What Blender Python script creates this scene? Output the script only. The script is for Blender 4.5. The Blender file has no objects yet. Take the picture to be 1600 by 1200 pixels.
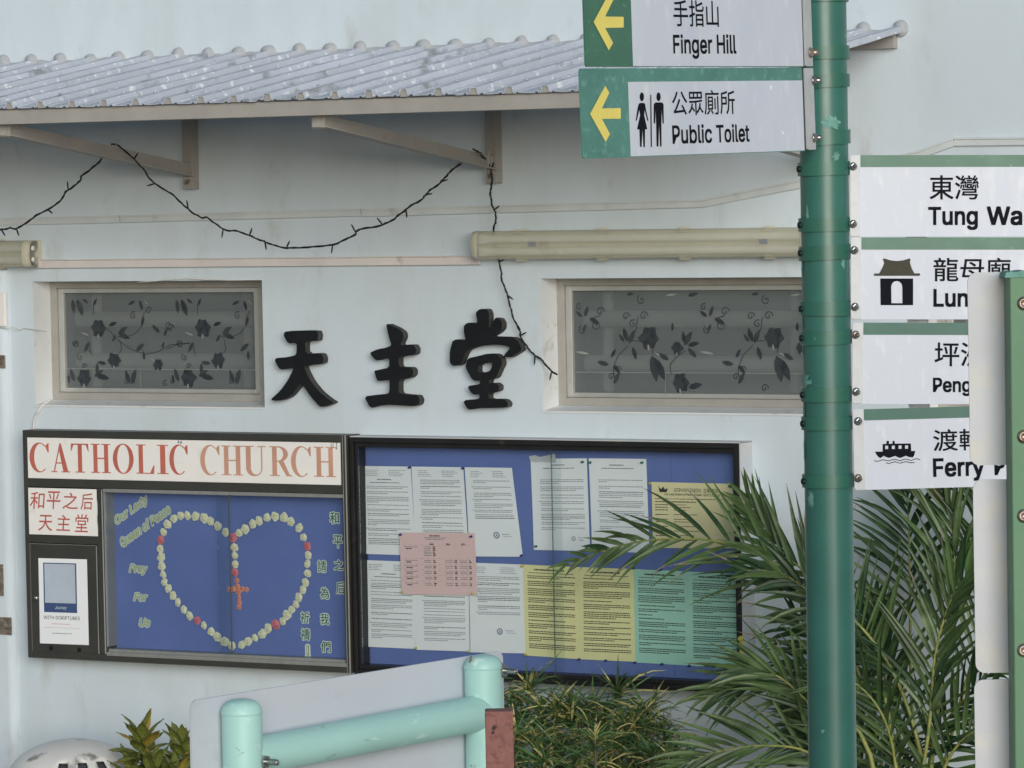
import bpy, math, random
from mathutils import Vector, Matrix
from mathutils.geometry import tessellate_polygon
R = math.radians
V = Vector
sc = bpy.context.scene
COL = sc.collection
rnd = random.Random(7)

# ------------------------------------------------------------------ camera
FPX, YAW, PITCH, ROLL, DIST, ZE = 7000.0, R(31.5), R(2.66), 0.02, 14.9, 1.9
FW = V((-math.sin(YAW)*math.cos(PITCH), math.cos(YAW)*math.cos(PITCH), -math.sin(PITCH)))
R0 = V((math.cos(YAW), math.sin(YAW), 0)); U0 = R0.cross(FW)
UP = U0*math.cos(ROLL) + R0*math.sin(ROLL)
RT = R0*math.cos(ROLL) - U0*math.sin(ROLL)
CAM = V((0, 0, ZE)) - FW*DIST
cd = bpy.data.cameras.new('camera'); co = bpy.data.objects.new('camera', cd); COL.objects.link(co)
co.matrix_world = Matrix(((RT.x, UP.x, -FW.x, CAM.x), (RT.y, UP.y, -FW.y, CAM.y), (RT.z, UP.z, -FW.z, CAM.z), (0, 0, 0, 1)))
cd.sensor_width = 36; cd.lens = 36*FPX/1600; cd.clip_start = .1; cd.clip_end = 2000
sc.camera = co
sc.render.resolution_x = 1024; sc.render.resolution_y = 768

# ------------------------------------------------------------------ sky, sun, exposure
SUN_EL, SUN_AZ = R(10), R(42)          # azimuth measured from the wall's outward normal towards the right
sd = V((math.sin(SUN_AZ)*math.cos(SUN_EL), -math.cos(SUN_AZ)*math.cos(SUN_EL), math.sin(SUN_EL)))
w = bpy.data.worlds.new('World'); sc.world = w; w.use_nodes = True
nt = w.node_tree; bg = nt.nodes['Background']
sky = nt.nodes.new('ShaderNodeTexSky'); sky.sky_type = 'NISHITA'; sky.sun_disc = False
sky.sun_elevation = SUN_EL; sky.sun_rotation = math.atan2(sd.x, sd.y)
sky.air_density = 1.0; sky.dust_density = .6; sky.ozone_density = 1.0
nt.links.new(sky.outputs[0], bg.inputs[0]); bg.inputs[1].default_value = 0.09
sl = bpy.data.lights.new('sun', 'SUN'); so = bpy.data.objects.new('sun', sl); COL.objects.link(so)
sl.energy = 2.0; sl.angle = R(34); sl.color = (1, .99, .975)
so.rotation_euler = sd.to_track_quat('Z', 'Y').to_euler(); so.location = (3, -20, 20)
sc.view_settings.view_transform = 'Standard'; sc.view_settings.look = 'None'
sc.view_settings.gamma = 1; sc.view_settings.use_curve_mapping = False
sc.view_settings.exposure = 0.33

# ------------------------------------------------------------------ planes and pixels
def ray(px, py): return FW*FPX + RT*(px-800) - UP*(py-600)
def P(px, py, d): return CAM + ray(px, py)/FPX*d
class Plane:
    def __init__(s, o, u, v):
        u = u.normalized(); n = u.cross(v).normalized(); v = n.cross(u)
        s.M = Matrix(((u.x, v.x, n.x, o.x), (u.y, v.y, n.y, o.y), (u.z, v.z, n.z, o.z), (0, 0, 0, 1)))
        s.I = s.M.inverted()
    def at(s, px, py, w=0.0):
        c = s.I @ CAM; d = s.I.to_3x3() @ ray(px, py); t = (w-c.z)/d.z
        return c + d*t
WALL = Plane(V((0, 0, ZE)), V((1, 0, 0)), V((0, 0, 1)))
GZ = -ZE        # ground level in wall coordinates

# ------------------------------------------------------------------ materials
def lin(c):
    return tuple(((x/255)/12.92 if x/255 <= .04045 else ((x/255+.055)/1.055)**2.4) for x in c) + (1,)
def mat(name, c, rough=.6, metal=0.0, var=.06, scale=6.0, c2=None, thr=(.45, .6), nscale=None, bump=0.0, bscale=60.0, spec=.5,
        stretch=None, alpha=1.0, trans=0.0, c3=None, thr3=(.62, .7), n3=3.0):
    m = bpy.data.materials.new(name); m.use_nodes = True; t = m.node_tree; N = t.nodes; L = t.links
    b = N['Principled BSDF']; b.inputs['Roughness'].default_value = rough; b.inputs['Metallic'].default_value = metal
    b.inputs['Specular IOR Level'].default_value = spec
    tc = N.new('ShaderNodeTexCoord'); src = tc.outputs['Object']
    if stretch:
        mp = N.new('ShaderNodeMapping'); mp.inputs['Scale'].default_value = stretch; L.new(src, mp.inputs[0]); src = mp.outputs[0]
    def noise(s, det=6):
        n = N.new('ShaderNodeTexNoise'); n.inputs['Scale'].default_value = s; n.inputs['Detail'].default_value = det
        n.inputs['Roughness'].default_value = .6; L.new(src, n.inputs[0]); return n.outputs[0]
    def mix(fac, a, bb, mode='MIX'):
        x = N.new('ShaderNodeMix'); x.data_type = 'RGBA'; x.blend_type = mode; L.new(fac, x.inputs[0])
        for sock, val in ((x.inputs[6], a), (x.inputs[7], bb)):
            if isinstance(val, tuple): sock.default_value = val
            else: L.new(val, sock)
        return x.outputs[2]
    def ramp(o, a, bb):
        r = N.new('ShaderNodeMapRange'); r.inputs[1].default_value = a; r.inputs[2].default_value = bb; L.new(o, r.inputs[0]); return r.outputs[0]
    base = lin(c)
    dk = tuple(x*(1-var*2) for x in base[:3]) + (1,); lt = tuple(min(1, x*(1+var)) for x in base[:3]) + (1,)
    out = mix(ramp(noise(scale), .3, .7), dk, lt)
    if c2 is not None:
        out = mix(ramp(noise(nscale or scale*3), *thr), out, lin(c2))
    if c3 is not None:
        out = mix(ramp(noise(n3, 8), *thr3), out, lin(c3))
    L.new(out, b.inputs['Base Color'])
    rr = N.new('ShaderNodeMapRange'); rr.inputs[3].default_value = max(0, rough-.08); rr.inputs[4].default_value = min(1, rough+.1)
    L.new(noise(scale*2.3), rr.inputs[0]); L.new(rr.outputs[0], b.inputs['Roughness'])
    if bump:
        bp = N.new('ShaderNodeBump'); bp.inputs['Strength'].default_value = bump; bp.inputs['Distance'].default_value = .002
        L.new(noise(bscale), bp.inputs['Height']); L.new(bp.outputs[0], b.inputs['Normal'])
    o = N['Material Output']
    if alpha < 1: b.inputs['Alpha'].default_value = alpha
    if trans:
        tr = N.new('ShaderNodeBsdfTranslucent'); L.new(out, tr.inputs[0]); ms = N.new('ShaderNodeMixShader')
        ms.inputs[0].default_value = trans; L.new(b.outputs[0], ms.inputs[1]); L.new(tr.outputs[0], ms.inputs[2]); L.new(ms.outputs[0], o.inputs[0])
    return m
def glass(name, refl=1.0, tint=(235, 242, 245)):
    m = bpy.data.materials.new(name); m.use_nodes = True; t = m.node_tree; N = t.nodes; L = t.links
    N.remove(N['Principled BSDF'])
    g = N.new('ShaderNodeBsdfGlossy'); g.inputs['Roughness'].default_value = .04
    tr = N.new('ShaderNodeBsdfTransparent'); tr.inputs[0].default_value = lin(tint)
    fr = N.new('ShaderNodeFresnel'); fr.inputs[0].default_value = 1.45
    mu = N.new('ShaderNodeMath'); mu.operation = 'MULTIPLY'; mu.inputs[1].default_value = refl; L.new(fr.outputs[0], mu.inputs[0])
    tc = N.new('ShaderNodeTexCoord'); n = N.new('ShaderNodeTexNoise'); n.inputs['Scale'].default_value = 4; L.new(tc.outputs['Object'], n.inputs[0])
    ad = N.new('ShaderNodeMath'); ad.operation = 'MULTIPLY_ADD'; ad.inputs[1].default_value = .02; L.new(n.outputs[0], ad.inputs[0]); L.new(mu.outputs[0], ad.inputs[2])
    ms = N.new('ShaderNodeMixShader'); L.new(ad.outputs[0], ms.inputs[0]); L.new(tr.outputs[0], ms.inputs[1]); L.new(g.outputs[0], ms.inputs[2])
    L.new(ms.outputs[0], N['Material Output'].inputs[0])
    return m
M = {}
M['wall'] = mat('wall_paint', (208, 221, 230), .75, var=.035, scale=1.6, bump=.35, bscale=60, stretch=(1, .4, 1), c2=(194, 204, 208), thr=(.45, .8), nscale=3, c3=(178, 181, 176), thr3=(.60, .86), n3=7)
M['ground'] = mat('ground_concrete', (150, 148, 142), .85, var=.1, scale=2, bump=.4, c2=(120, 118, 112), thr=(.5, .7), nscale=9)
M['reveal'] = mat('reveal_paint', (222, 226, 228), .7, var=.04, scale=5, bump=.2, c3=(178, 176, 165), thr3=(.6, .8), n3=14)
M['trunk'] = mat('pvc_trunking', (222, 216, 214), .5, var=.04, scale=9, c3=(170, 165, 160), thr3=(.64, .8), n3=12)
M['trunk_grey'] = mat('painted_trunking', (205, 212, 214), .6, var=.05, scale=9, c3=(165, 165, 160), thr3=(.62, .8), n3=10)
M['alu'] = mat('window_aluminium', (172, 169, 163), .45, .25, var=.06, scale=12, c3=(140, 136, 128), thr3=(.62, .8), n3=16)
M['alu_lt'] = mat('bright_aluminium', (196, 197, 194), .35, .5, var=.05, scale=14)
M['pane'] = mat('film_pane', (122, 130, 132), .16, var=.07, scale=5, alpha=.52, stretch=(.3, 3, 1))
M['curtain'] = mat('dark_interior', (104, 110, 112), .9, var=.1, scale=4)
M['tube_pale'] = mat('pale_rod', (226, 230, 228), .6)
M['film_dk'] = mat('film_print_dark', (44, 48, 56), .4, var=.2, scale=40, c2=(66, 70, 76), thr=(.45, .7), nscale=60)
M['film_md'] = mat('film_print_mid', (58, 62, 66), .4, var=.15, scale=40)
M['film_lt'] = mat('film_print_pale', (142, 146, 144), .4, var=.1, scale=40)
M['roof'] = mat('corrugated_sheet', (184, 191, 203), .6, .0, var=.07, scale=4, stretch=(1, .5, .5), c2=(218, 222, 227), thr=(.59, .64), nscale=50, bump=.3, bscale=30, c3=(140, 144, 150), thr3=(.57, .66), n3=14)
M['mortar'] = mat('mortar_fillet', (176, 180, 184), .85, var=.08, scale=14, bump=.4)
M['beam'] = mat('canopy_steel_paint', (166, 163, 158), .6, var=.06, scale=8, c3=(140, 130, 118), thr3=(.64, .8), n3=16)
M['wire'] = mat('black_wire', (22, 24, 25), .5, var=.1)
M['wire_wh'] = mat('white_wire', (190, 190, 184), .5, var=.1)
M['cream'] = mat('aged_diffuser', (208, 208, 188), .22, var=.04, scale=5, alpha=.5, c3=(176, 170, 142), thr3=(.62, .8), n3=6)
M['cream_s'] = mat('aged_cream_plastic', (206, 203, 184), .5, var=.06, scale=10, c3=(150, 142, 118), thr3=(.6, .8), n3=12)
M['tube'] = mat('fluorescent_tube', (225, 226, 222), .3, var=.02)
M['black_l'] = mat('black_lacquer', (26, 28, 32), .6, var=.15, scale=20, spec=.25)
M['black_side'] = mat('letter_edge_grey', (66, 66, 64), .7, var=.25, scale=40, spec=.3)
M['case_dk'] = mat('bronze_case_frame', (74, 74, 71), .42, .35, var=.08, scale=10, stretch=(1, 1, 1))
M['case_blk'] = mat('black_case_frame', (40, 40, 42), .4, .3, var=.15, scale=12, c3=(84, 74, 68), thr3=(.62, .8), n3=14)
M['plate_w'] = mat('white_sign_sheet', (244, 242, 239), .45, var=.02, scale=5, c3=(214, 210, 202), thr3=(.6, .84), n3=9)
M['red_l'] = mat('faded_red_letters', (196, 108, 92), .5, var=.07, scale=7)
M['red_f'] = mat('sunbleached_red_letters', (208, 158, 136), .5, var=.07, scale=7)
M['red_b'] = mat('red_brush_letters', (192, 92, 84), .5, var=.07, scale=20)
M['blue'] = mat('blue_felt', (106, 125, 186), .9, var=.05, scale=3, bump=.3, bscale=300, spec=.15, c3=(114, 132, 192), thr3=(.55, .8), n3=3)
M['glass'] = glass('case_glass', .4, (251, 253, 253))
M['gedge'] = mat('glass_edge_seal', (84, 88, 84), .35, var=.1)
M['inside'] = mat('case_inner_steel', (150, 152, 150), .5, .3, var=.06, scale=8, stretch=(6, 1, 1))
M['paper'] = mat('white_paper', (240, 244, 248), .8, var=.015, scale=5)
M['paper_p'] = mat('pink_paper', (232, 200, 200), .8, var=.015)
M['paper_y'] = mat('yellow_paper', (236, 232, 176), .8, var=.03, scale=5)
M['paper_b'] = mat('cream_paper', (236, 226, 180), .8, var=.03)
M['paper_g'] = mat('green_paper', (172, 222, 206), .8, var=.03)
M['ink'] = mat('grey_print', (136, 140, 146), .8, var=.1)
M['ink_dk'] = mat('black_print', (44, 48, 46), .8, var=.1)
M['ink_bl'] = mat('blue_print', (62, 84, 128), .7, var=.05)
M['ink_lb'] = mat('pale_blue_print', (186, 198, 212), .7, var=.05)
M['ink_rd'] = mat('orange_print', (196, 120, 80), .7, var=.05)
M['pin_g'] = mat('green_pin', (24, 112, 84), .3, spec=.6)
M['pin_b'] = mat('blue_pin', (36, 52, 120), .3, spec=.6)
M['pin_y'] = mat('yellow_pin', (206, 192, 90), .3, spec=.6)
M['rose_w'] = mat('cream_foam_rose', (244, 244, 216), .85, var=.05, scale=50, trans=.08)
M['rose_p'] = mat('pink_foam_rose', (236, 146, 156), .85, var=.1, scale=50, trans=.1)
M['rose_c'] = mat('coral_foam_rose', (242, 172, 146), .85, var=.1, scale=50, trans=.1)
M['cut_w'] = mat('cutout_border', (226, 236, 226), .8, var=.03)
M['cut_g'] = mat('cutout_green', (48, 108, 84), .8, var=.1, scale=30)
M['cut_c'] = mat('cutout_cream', (226, 230, 184), .8, var=.05)
M['green'] = mat('green_gloss_paint', (54, 110, 101), .33, .0, var=.07, scale=3, stretch=(3, 3, .6), spec=.6, c3=(112, 160, 150), thr3=(.70, .73), n3=9)
M['green_b'] = mat('green_band_paint', (48, 106, 92), .34, .0, var=.08, scale=6, spec=.6, c3=(120, 168, 156), thr3=(.68, .72), n3=14)
M['scuff'] = mat('teal_paint_scuff', (108, 160, 150), .7, var=.12, scale=40)
M['sheet'] = mat('sign_face_white', (206, 213, 226), .5, .0, var=.03, scale=4, stretch=(1, .35, 1), spec=.5, c2=(220, 225, 233), thr=(.55, .75), nscale=40, c3=(188, 199, 220), thr3=(.5, .8), n3=3)
M['sheet_e'] = mat('sign_edge_metal', (190, 194, 198), .5, .15, var=.06, scale=20)
M['sgreen'] = mat('sign_face_green', (66, 116, 96), .45, var=.08, scale=9, c2=(92, 142, 126), thr=(.6, .72), nscale=60)
M['sgreen_t'] = mat('sign_face_faded_teal', (84, 140, 130), .45, var=.12, scale=8, c2=(112, 164, 156), thr=(.55, .72), nscale=50)
M['sgreen_d'] = mat('sign_face_deep_green', (34, 98, 84), .45, var=.08, scale=9, c2=(64, 124, 108), thr=(.64, .74), nscale=60)
M['yellow'] = mat('arrow_yellow', (238, 222, 116), .5, var=.03, scale=30)
M['navy'] = mat('sign_lettering', (22, 25, 34), .8, spec=.12, var=.08, scale=30)
M['brown'] = mat('faded_black_pictogram', (80, 78, 70), .8, spec=.12, var=.08, scale=30)
M['steel'] = mat('stainless', (176, 176, 174), .28, .9, var=.1, scale=60)
M['steel_r'] = mat('rusty_stainless', (172, 160, 148), .4, .8, var=.15, scale=90, c3=(132, 104, 88), thr3=(.56, .68), n3=70)
M['screw_dk'] = mat('dark_screw', (34, 44, 42), .5, .5)
M['mint'] = mat('mint_paint', (172, 218, 212), .42, var=.04, scale=6, spec=.5, c2=(206, 234, 228), thr=(.62, .67), nscale=34, stretch=(.35, 1, 1), c3=(124, 158, 146), thr3=(.66, .70), n3=26, bump=.3, bscale=50)
M['backgrey'] = mat('sign_back_grey', (204, 210, 220), .5, .05, var=.03, scale=3, stretch=(.5, 1, 1), c3=(176, 181, 190), thr3=(.58, .8), n3=9, bump=.2, bscale=30)
M['plate_g'] = mat('weathered_plate_grey', (198, 202, 208), .6, .05, var=.04, scale=6, c2=(208, 206, 196), thr=(.5, .7), nscale=14, bump=.1)
M['lgreen'] = mat('light_green_post_paint', (88, 132, 100), .5, var=.05, scale=5, c3=(70, 112, 84), thr3=(.7, .75), n3=30, bump=.15, bscale=70)
M['rustpaint'] = mat('red_brown_steel', (140, 96, 90), .8, var=.1, scale=50, c2=(104, 66, 60), thr=(.5, .7), nscale=90, c3=(58, 44, 44), thr3=(.64, .68), n3=42, bump=.5, bscale=120)
M['rust'] = mat('rusty_iron', (134, 126, 116), .85, var=.2, scale=50, c2=(100, 86, 76), thr=(.45, .6), nscale=70, bump=.5)
M['dome'] = mat('white_dome_shell', (222, 222, 220), .4, var=.04, scale=6, c3=(140, 140, 136), thr3=(.57, .66), n3=11)
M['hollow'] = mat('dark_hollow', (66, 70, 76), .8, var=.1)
M['palm'] = mat('palm_leaflet', (82, 108, 62), .42, var=.36, scale=5, c2=(118, 140, 100), thr=(.52, .72), nscale=7, trans=.22, spec=.5)
M['palm_dk'] = mat('palm_leaflet_dark', (46, 74, 44), .42, var=.2, scale=5, c2=(82, 108, 70), thr=(.5, .75), nscale=7, trans=.2)
M['palm_br'] = mat('dry_leaflet_tip', (128, 116, 104), .8, var=.15, scale=20, c2=(110, 116, 70), thr=(.5, .6))
M['rachis'] = mat('palm_midrib', (150, 152, 84), .5, var=.15, scale=8, c2=(112, 130, 70), thr=(.45, .6))
M['croton'] = mat('croton_green', (84, 118, 70), .38, var=.3, scale=10, c2=(158, 152, 84), thr=(.60, .65), nscale=34, trans=.12)
M['croton_y'] = mat('croton_yellow', (208, 200, 132), .4, var=.15, scale=20, c2=(58, 84, 42), thr=(.52, .6), nscale=38, trans=.15)
M['croton_b'] = mat('broad_croton_green', (112, 126, 62), .36, var=.2, scale=14, c2=(144, 140, 70), thr=(.5, .66), nscale=22, trans=.1, c3=(60, 76, 38), thr3=(.55, .62), n3=18)
M['croton_by'] = mat('broad_croton_gold', (160, 138, 62), .36, var=.12, scale=14, c2=(96, 106, 50), thr=(.52, .64), nscale=26, trans=.1)
M['bark'] = mat('grey_brown_stem', (110, 100, 84), .85, var=.2, scale=20, bump=.4)
M['soil'] = mat('planter_soil', (86, 74, 62), .95, var=.2, scale=20, bump=.6)

# ------------------------------------------------------------------ mesh builder
class MB:
    def __init__(s): s.v = []; s.f = []; s.mi = []; s.sm = []
    def add(s, vs, fs, mi=0, sm=False):
        b = len(s.v); s.v += [tuple(x) for x in vs]
        for f in fs: s.f.append([b+i for i in f]); s.mi.append(mi); s.sm.append(sm)
        return s
    def box(s, a, b, mi=0):
        x0, x1 = sorted((a[0], b[0])); y0, y1 = sorted((a[1], b[1])); z0, z1 = sorted((a[2], b[2]))
        vs = [(x, y, z) for z in (z0, z1) for y in (y0, y1) for x in (x0, x1)]
        return s.add(vs, [(0, 2, 3, 1), (4, 5, 7, 6), (0, 1, 5, 4), (2, 6, 7, 3), (0, 4, 6, 2), (1, 3, 7, 5)], mi)
    def prism(s, poly, z0, z1, mi=0, side_mi=None, holes=()):
        loops = [list(poly)] + [list(h) for h in holes]
        tris = tessellate_polygon([[V((p[0], p[1], 0)) for p in l] for l in loops])
        flat = [p for l in loops for p in l]; n = len(flat)
        tf = []
        for t in tris:
            a, b, c = (flat[i] for i in t)
            cr = (b[0]-a[0])*(c[1]-a[1]) - (b[1]-a[1])*(c[0]-a[0])
            if abs(cr) < 1e-14: continue
            tf.append(tuple(t) if cr > 0 else tuple(reversed(t)))
        if z1 <= z0: return s.add([(p[0], p[1], z0) for p in flat], tf, mi)
        vs = [(p[0], p[1], z1) for p in flat] + [(p[0], p[1], z0) for p in flat]
        s.add(vs, tf + [tuple(i+n for i in reversed(t)) for t in tf], mi)
        b = 0
        for l in loops:
            k = len(l); ar = sum(l[i][0]*l[(i+1) % k][1]-l[(i+1) % k][0]*l[i][1] for i in range(k))
            for i in range(k):
                j = (i+1) % k; q = [(l[i][0], l[i][1], z0), (l[j][0], l[j][1], z0), (l[j][0], l[j][1], z1), (l[i][0], l[i][1], z1)]
                outer = (b == 0)
                if (ar < 0) == outer: q.reverse()
                s.add(q, [(0, 1, 2, 3)], mi if side_mi is None else side_mi)
            b += k
        return s
    def tube(s, pts, r, n=8, mi=0, caps=True, ref=None):
        pts = [V(p) for p in pts]; k = len(pts); rs = r if isinstance(r, (list, tuple)) else [r]*k
        T = (pts[1]-pts[0]).normalized(); a = V(ref) if ref else (V((0, 0, 1)) if abs(T.z) < .9 else V((1, 0, 0)))
        vs = []
        for i, p in enumerate(pts):
            T = (pts[min(i+1, k-1)]-pts[max(i-1, 0)]).normalized()
            a = (a - T*a.dot(T)).normalized(); b = T.cross(a)
            for j in range(n):
                an = 2*math.pi*j/n; vs.append(p + (a*math.cos(an)+b*math.sin(an))*rs[i])
        fs = [(i*n+j, i*n+(j+1) % n, (i+1)*n+(j+1) % n, (i+1)*n+j) for i in range(k-1) for j in range(n)]
        s.add(vs, fs, mi, True)
        if caps: s.add(vs[:n], [tuple(reversed(range(n)))], mi); s.add(vs[-n:], [tuple(range(n))], mi)
        return s
    def lathe(s, prof, c, axis, n=16, mi=0, sm=True):
        ax = V(axis).normalized(); a = ax.orthogonal().normalized(); b = ax.cross(a); c = V(c)
        vs = [c + ax*h + (a*math.cos(2*math.pi*j/n)+b*math.sin(2*math.pi*j/n))*r for r, h in prof for j in range(n)]
        fs = [(i*n+j, i*n+(j+1) % n, (i+1)*n+(j+1) % n, (i+1)*n+j) for i in range(len(prof)-1) for j in range(n)]
        return s.add(vs, fs, mi, sm)
    def bar(s, a, b, hw, hh, side, mi=0):
        a, b = V(a), V(b); T = (b-a).normalized(); S = V(side); S = (S-T*S.dot(T)).normalized(); Q = T.cross(S)
        vs = [p + S*x*hw + Q*y*hh for p in (a, b) for x, y in ((-1, -1), (1, -1), (1, 1), (-1, 1))]
        return s.add(vs, [(3, 2, 1, 0), (4, 5, 6, 7), (0, 1, 5, 4), (1, 2, 6, 5), (2, 3, 7, 6), (3, 0, 4, 7)], mi)
    def mesh(s, name, mats, base=V((0, 0, 0))):
        me = bpy.data.meshes.new(name); me.from_pydata([(x-base[0], y-base[1], z-base[2]) for x, y, z in s.v], [], s.f)
        for m in (mats if isinstance(mats, (list, tuple)) else [mats]): me.materials.append(m)
        me.polygons.foreach_set('material_index', s.mi); me.polygons.foreach_set('use_smooth', s.sm); me.update(); return me

def props(o, label=None, cat=None, group=None, kind=None):
    if label: o['label'] = label
    if cat: o['category'] = cat
    if group: o['group'] = group
    if kind: o['kind'] = kind
    return o
class Thing:
    def __init__(s, name, label, cat, plane=WALL, base=(0, 0, 0), group=None, kind=None):
        s.pl = plane; s.base = V(base)
        s.o = bpy.data.objects.new(name, None); s.o.empty_display_size = .05; COL.objects.link(s.o)
        s.o.matrix_world = plane.M @ Matrix.Translation(s.base)
        props(s.o, label, cat, group, kind)
    def part(s, name, mb, mats, parent=None, bevel=0, label=None, kind=None):
        o = bpy.data.objects.new(name, mb.mesh(name, mats, s.base)); COL.objects.link(o); o.parent = parent or s.o
        if bevel:
            b = o.modifiers.new('bevel', 'BEVEL'); b.width = bevel; b.segments = 2; b.limit_method = 'ANGLE'; b.angle_limit = R(40)
        props(o, label, None, None, kind)
        return o
    def inst(s, name, me, m4, parent=None):
        o = bpy.data.objects.new(name, me); COL.objects.link(o); o.parent = parent or s.o
        o.matrix_local = Matrix.Translation(-s.base) @ m4; return o
def single(name, mb, mats, label, cat, plane=WALL, base=(0, 0, 0), group=None, kind=None, bevel=0):
    o = bpy.data.objects.new(name, mb.mesh(name, mats, V(base))); COL.objects.link(o)
    o.matrix_world = plane.M @ Matrix.Translation(V(base))
    if bevel:
        b = o.modifiers.new('bevel', 'BEVEL'); b.width = bevel; b.segments = 2; b.limit_method = 'ANGLE'
    return props(o, label, cat, group, kind)

# lettering: text curve turned into mesh, fitted to a box
_tc = {}
import os
FONT = None
try:        # Blender's own bundled grotesque; the default font steps in if it is missing
    FONT = bpy.data.fonts.load(os.path.join(bpy.utils.system_resource('DATAFILES', path='fonts'), 'Inter.woff2'))
except Exception: FONT = None
def glyphs(txt, bold=0.0, shear=0.0):
    k = (txt, bold, shear)
    if k not in _tc:
        c = bpy.data.curves.new('lettering', 'FONT'); c.body = txt; c.resolution_u = 3; c.shear = shear
        if FONT and ord(txt[0]) < 1000: c.font = FONT
        o = bpy.data.objects.new('lettering', c); COL.objects.link(o)
        m = bpy.data.meshes.new_from_object(o.evaluated_get(bpy.context.evaluated_depsgraph_get()))
        _tc[k] = ([tuple(v.co) for v in m.vertices], [tuple(p.vertices) for p in m.polygons])
        bpy.data.objects.remove(o); bpy.data.curves.remove(c); bpy.data.meshes.remove(m)
    return _tc[k]
def text(mb, txt, x0, y0, x1, y1, z, bold=0.0, shear=0.0, mi=0, rot=0.0, fn=None, grow=0.0):
    vs, fs = glyphs(txt, 0.0, shear)
    b0 = vs
    ax0, ax1 = min(v[0] for v in b0), max(v[0] for v in b0); ay0, ay1 = min(v[1] for v in b0), max(v[1] for v in b0)
    sx, sy = (x1-x0)/(ax1-ax0), (y1-y0)/(ay1-ay0)
    cx, cy = (x0+x1)/2, (y0+y1)/2; ca, sa = math.cos(rot), math.sin(rot)
    n = 1 if bold < .001 else (5 if bold < .04 else 13); d = bold*min(abs(sx), abs(sy))
    for i in range(n):      # strokes are thickened by stacking shifted copies, each a hair above the last
        an = 2*math.pi*i/max(1, n-1)+.785; dx, dy = (0, 0) if i == n-1 else (math.cos(an)*d, math.sin(an)*d); out = []
        for v in vs:
            x, y = x0+(v[0]-ax0)*sx+dx, y0+(v[1]-ay0)*sy+dy
            if rot: x, y = cx+(x-cx)*ca-(y-cy)*sa, cy+(x-cx)*sa+(y-cy)*ca
            if fn: q = fn(x, y); out.append((q[0], q[1], q[2]+.00003*i))
            else: out.append((x, y, z+.00003*i))
        mb.add(out, fs, mi)
    return mb
def ptext(mb, pl, txt, px0, py0, px1, py1, z, **k):
    a = pl.at(px0, py1, z); b = pl.at(px1, py0, z)
    return text(mb, txt, a.x, a.y, b.x, b.y, z, **k)
def pxy(pl, pts, w=0.0, s=1.0, ox=0.0, oy=0.0):
    return [tuple(pl.at(ox+x/s, oy+y/s, w).xy) for x, y in pts]
def chaikin(p, r=.18):
    out = []
    for i in range(len(p)):
        a, b = p[i], p[(i+1) % len(p)]
        out += [(a[0]+(b[0]-a[0])*r, a[1]+(b[1]-a[1])*r), (a[0]+(b[0]-a[0])*(1-r), a[1]+(b[1]-a[1])*(1-r))]
    return out
def rrect(x0, y0, x1, y1, r, corners=(1, 1, 1, 1), n=5):
    out = []
    for (cx, cy, a0), on in zip(((x1-r, y1-r, 0), (x0+r, y1-r, 90), (x0+r, y0+r, 180), (x1-r, y0+r, 270)), corners):
        if on: out += [(cx+r*math.cos(R(a0+90*i/n)), cy+r*math.sin(R(a0+90*i/n))) for i in range(n+1)]
        else: out.append((cx+(r if a0 in (0, 270) else -r), cy+(r if a0 in (0, 90) else -r)))
    return out
def ring(mb, x0, y0, x1, y1, t, z0, z1, mi=0, tb=None, tt=None):
    tb = t if tb is None else tb; tt = t if tt is None else tt
    mb.box((x0, y0, z0), (x0+t, y1, z1), mi); mb.box((x1-t, y0, z0), (x1, y1, z1), mi)
    mb.box((x0+t, y1-tt, z0), (x1-t, y1, z1), mi); mb.box((x0+t, y0, z0), (x1-t, y0+tb, z1), mi)
    return mb

# ------------------------------------------------------------------ ground
g = MB(); g.add([(-60, -60, 0), (60, -60, 0), (60, 60, 0), (-60, 60, 0)], [(0, 1, 2, 3)])
GP = Plane(V((0, 0, 0)), V((1, 0, 0)), V((0, 1, 0)))
g.v = [(x*10, y*10, z) for x, y, z in g.v]
single('ground', g, M['ground'], None, None, GP, kind='structure')

# ------------------------------------------------------------------ church building
ch = Thing('church_building', 'white painted church wall with film covered windows and raised black characters', 'building', WALL, (0, GZ, 0))
wl0 = WALL.at(50, 441); wl1 = WALL.at(411, 636); wr0 = WALL.at(840, 437); wr1 = WALL.at(1254, 641)
wx1 = wr0.x + 1.06
OP = [(-1.99, -.088, -1.0, .350), (wr0.x+.012, -.088, wx1, .350), (1.52, -.088, 2.55, .350)]
xs = sorted({-7.0, 9.0} | {o[0] for o in OP} | {o[2] for o in OP}); ys = [GZ, -.088, .350, 4.6]
b = MB()
for i in range(len(xs)-1):
    for j in range(3):
        if j == 1 and any(abs(xs[i]-o[0]) < 1e-6 for o in OP): continue
        b.add([(xs[i], ys[j], 0), (xs[i+1], ys[j], 0), (xs[i+1], ys[j+1], 0), (xs[i], ys[j+1], 0)], [(0, 1, 2, 3)])
b.add([(-7, GZ, 0), (-7, 4.6, 0), (-7, 4.6, -7), (-7, GZ, -7), (9, GZ, 0), (9, 4.6, 0), (9, 4.6, -7), (9, GZ, -7)],
      [(0, 1, 2, 3), (7, 6, 5, 4), (3, 2, 6, 7), (1, 5, 6, 2)])
wall_o = ch.part('wall', b, M['wall'])
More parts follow.
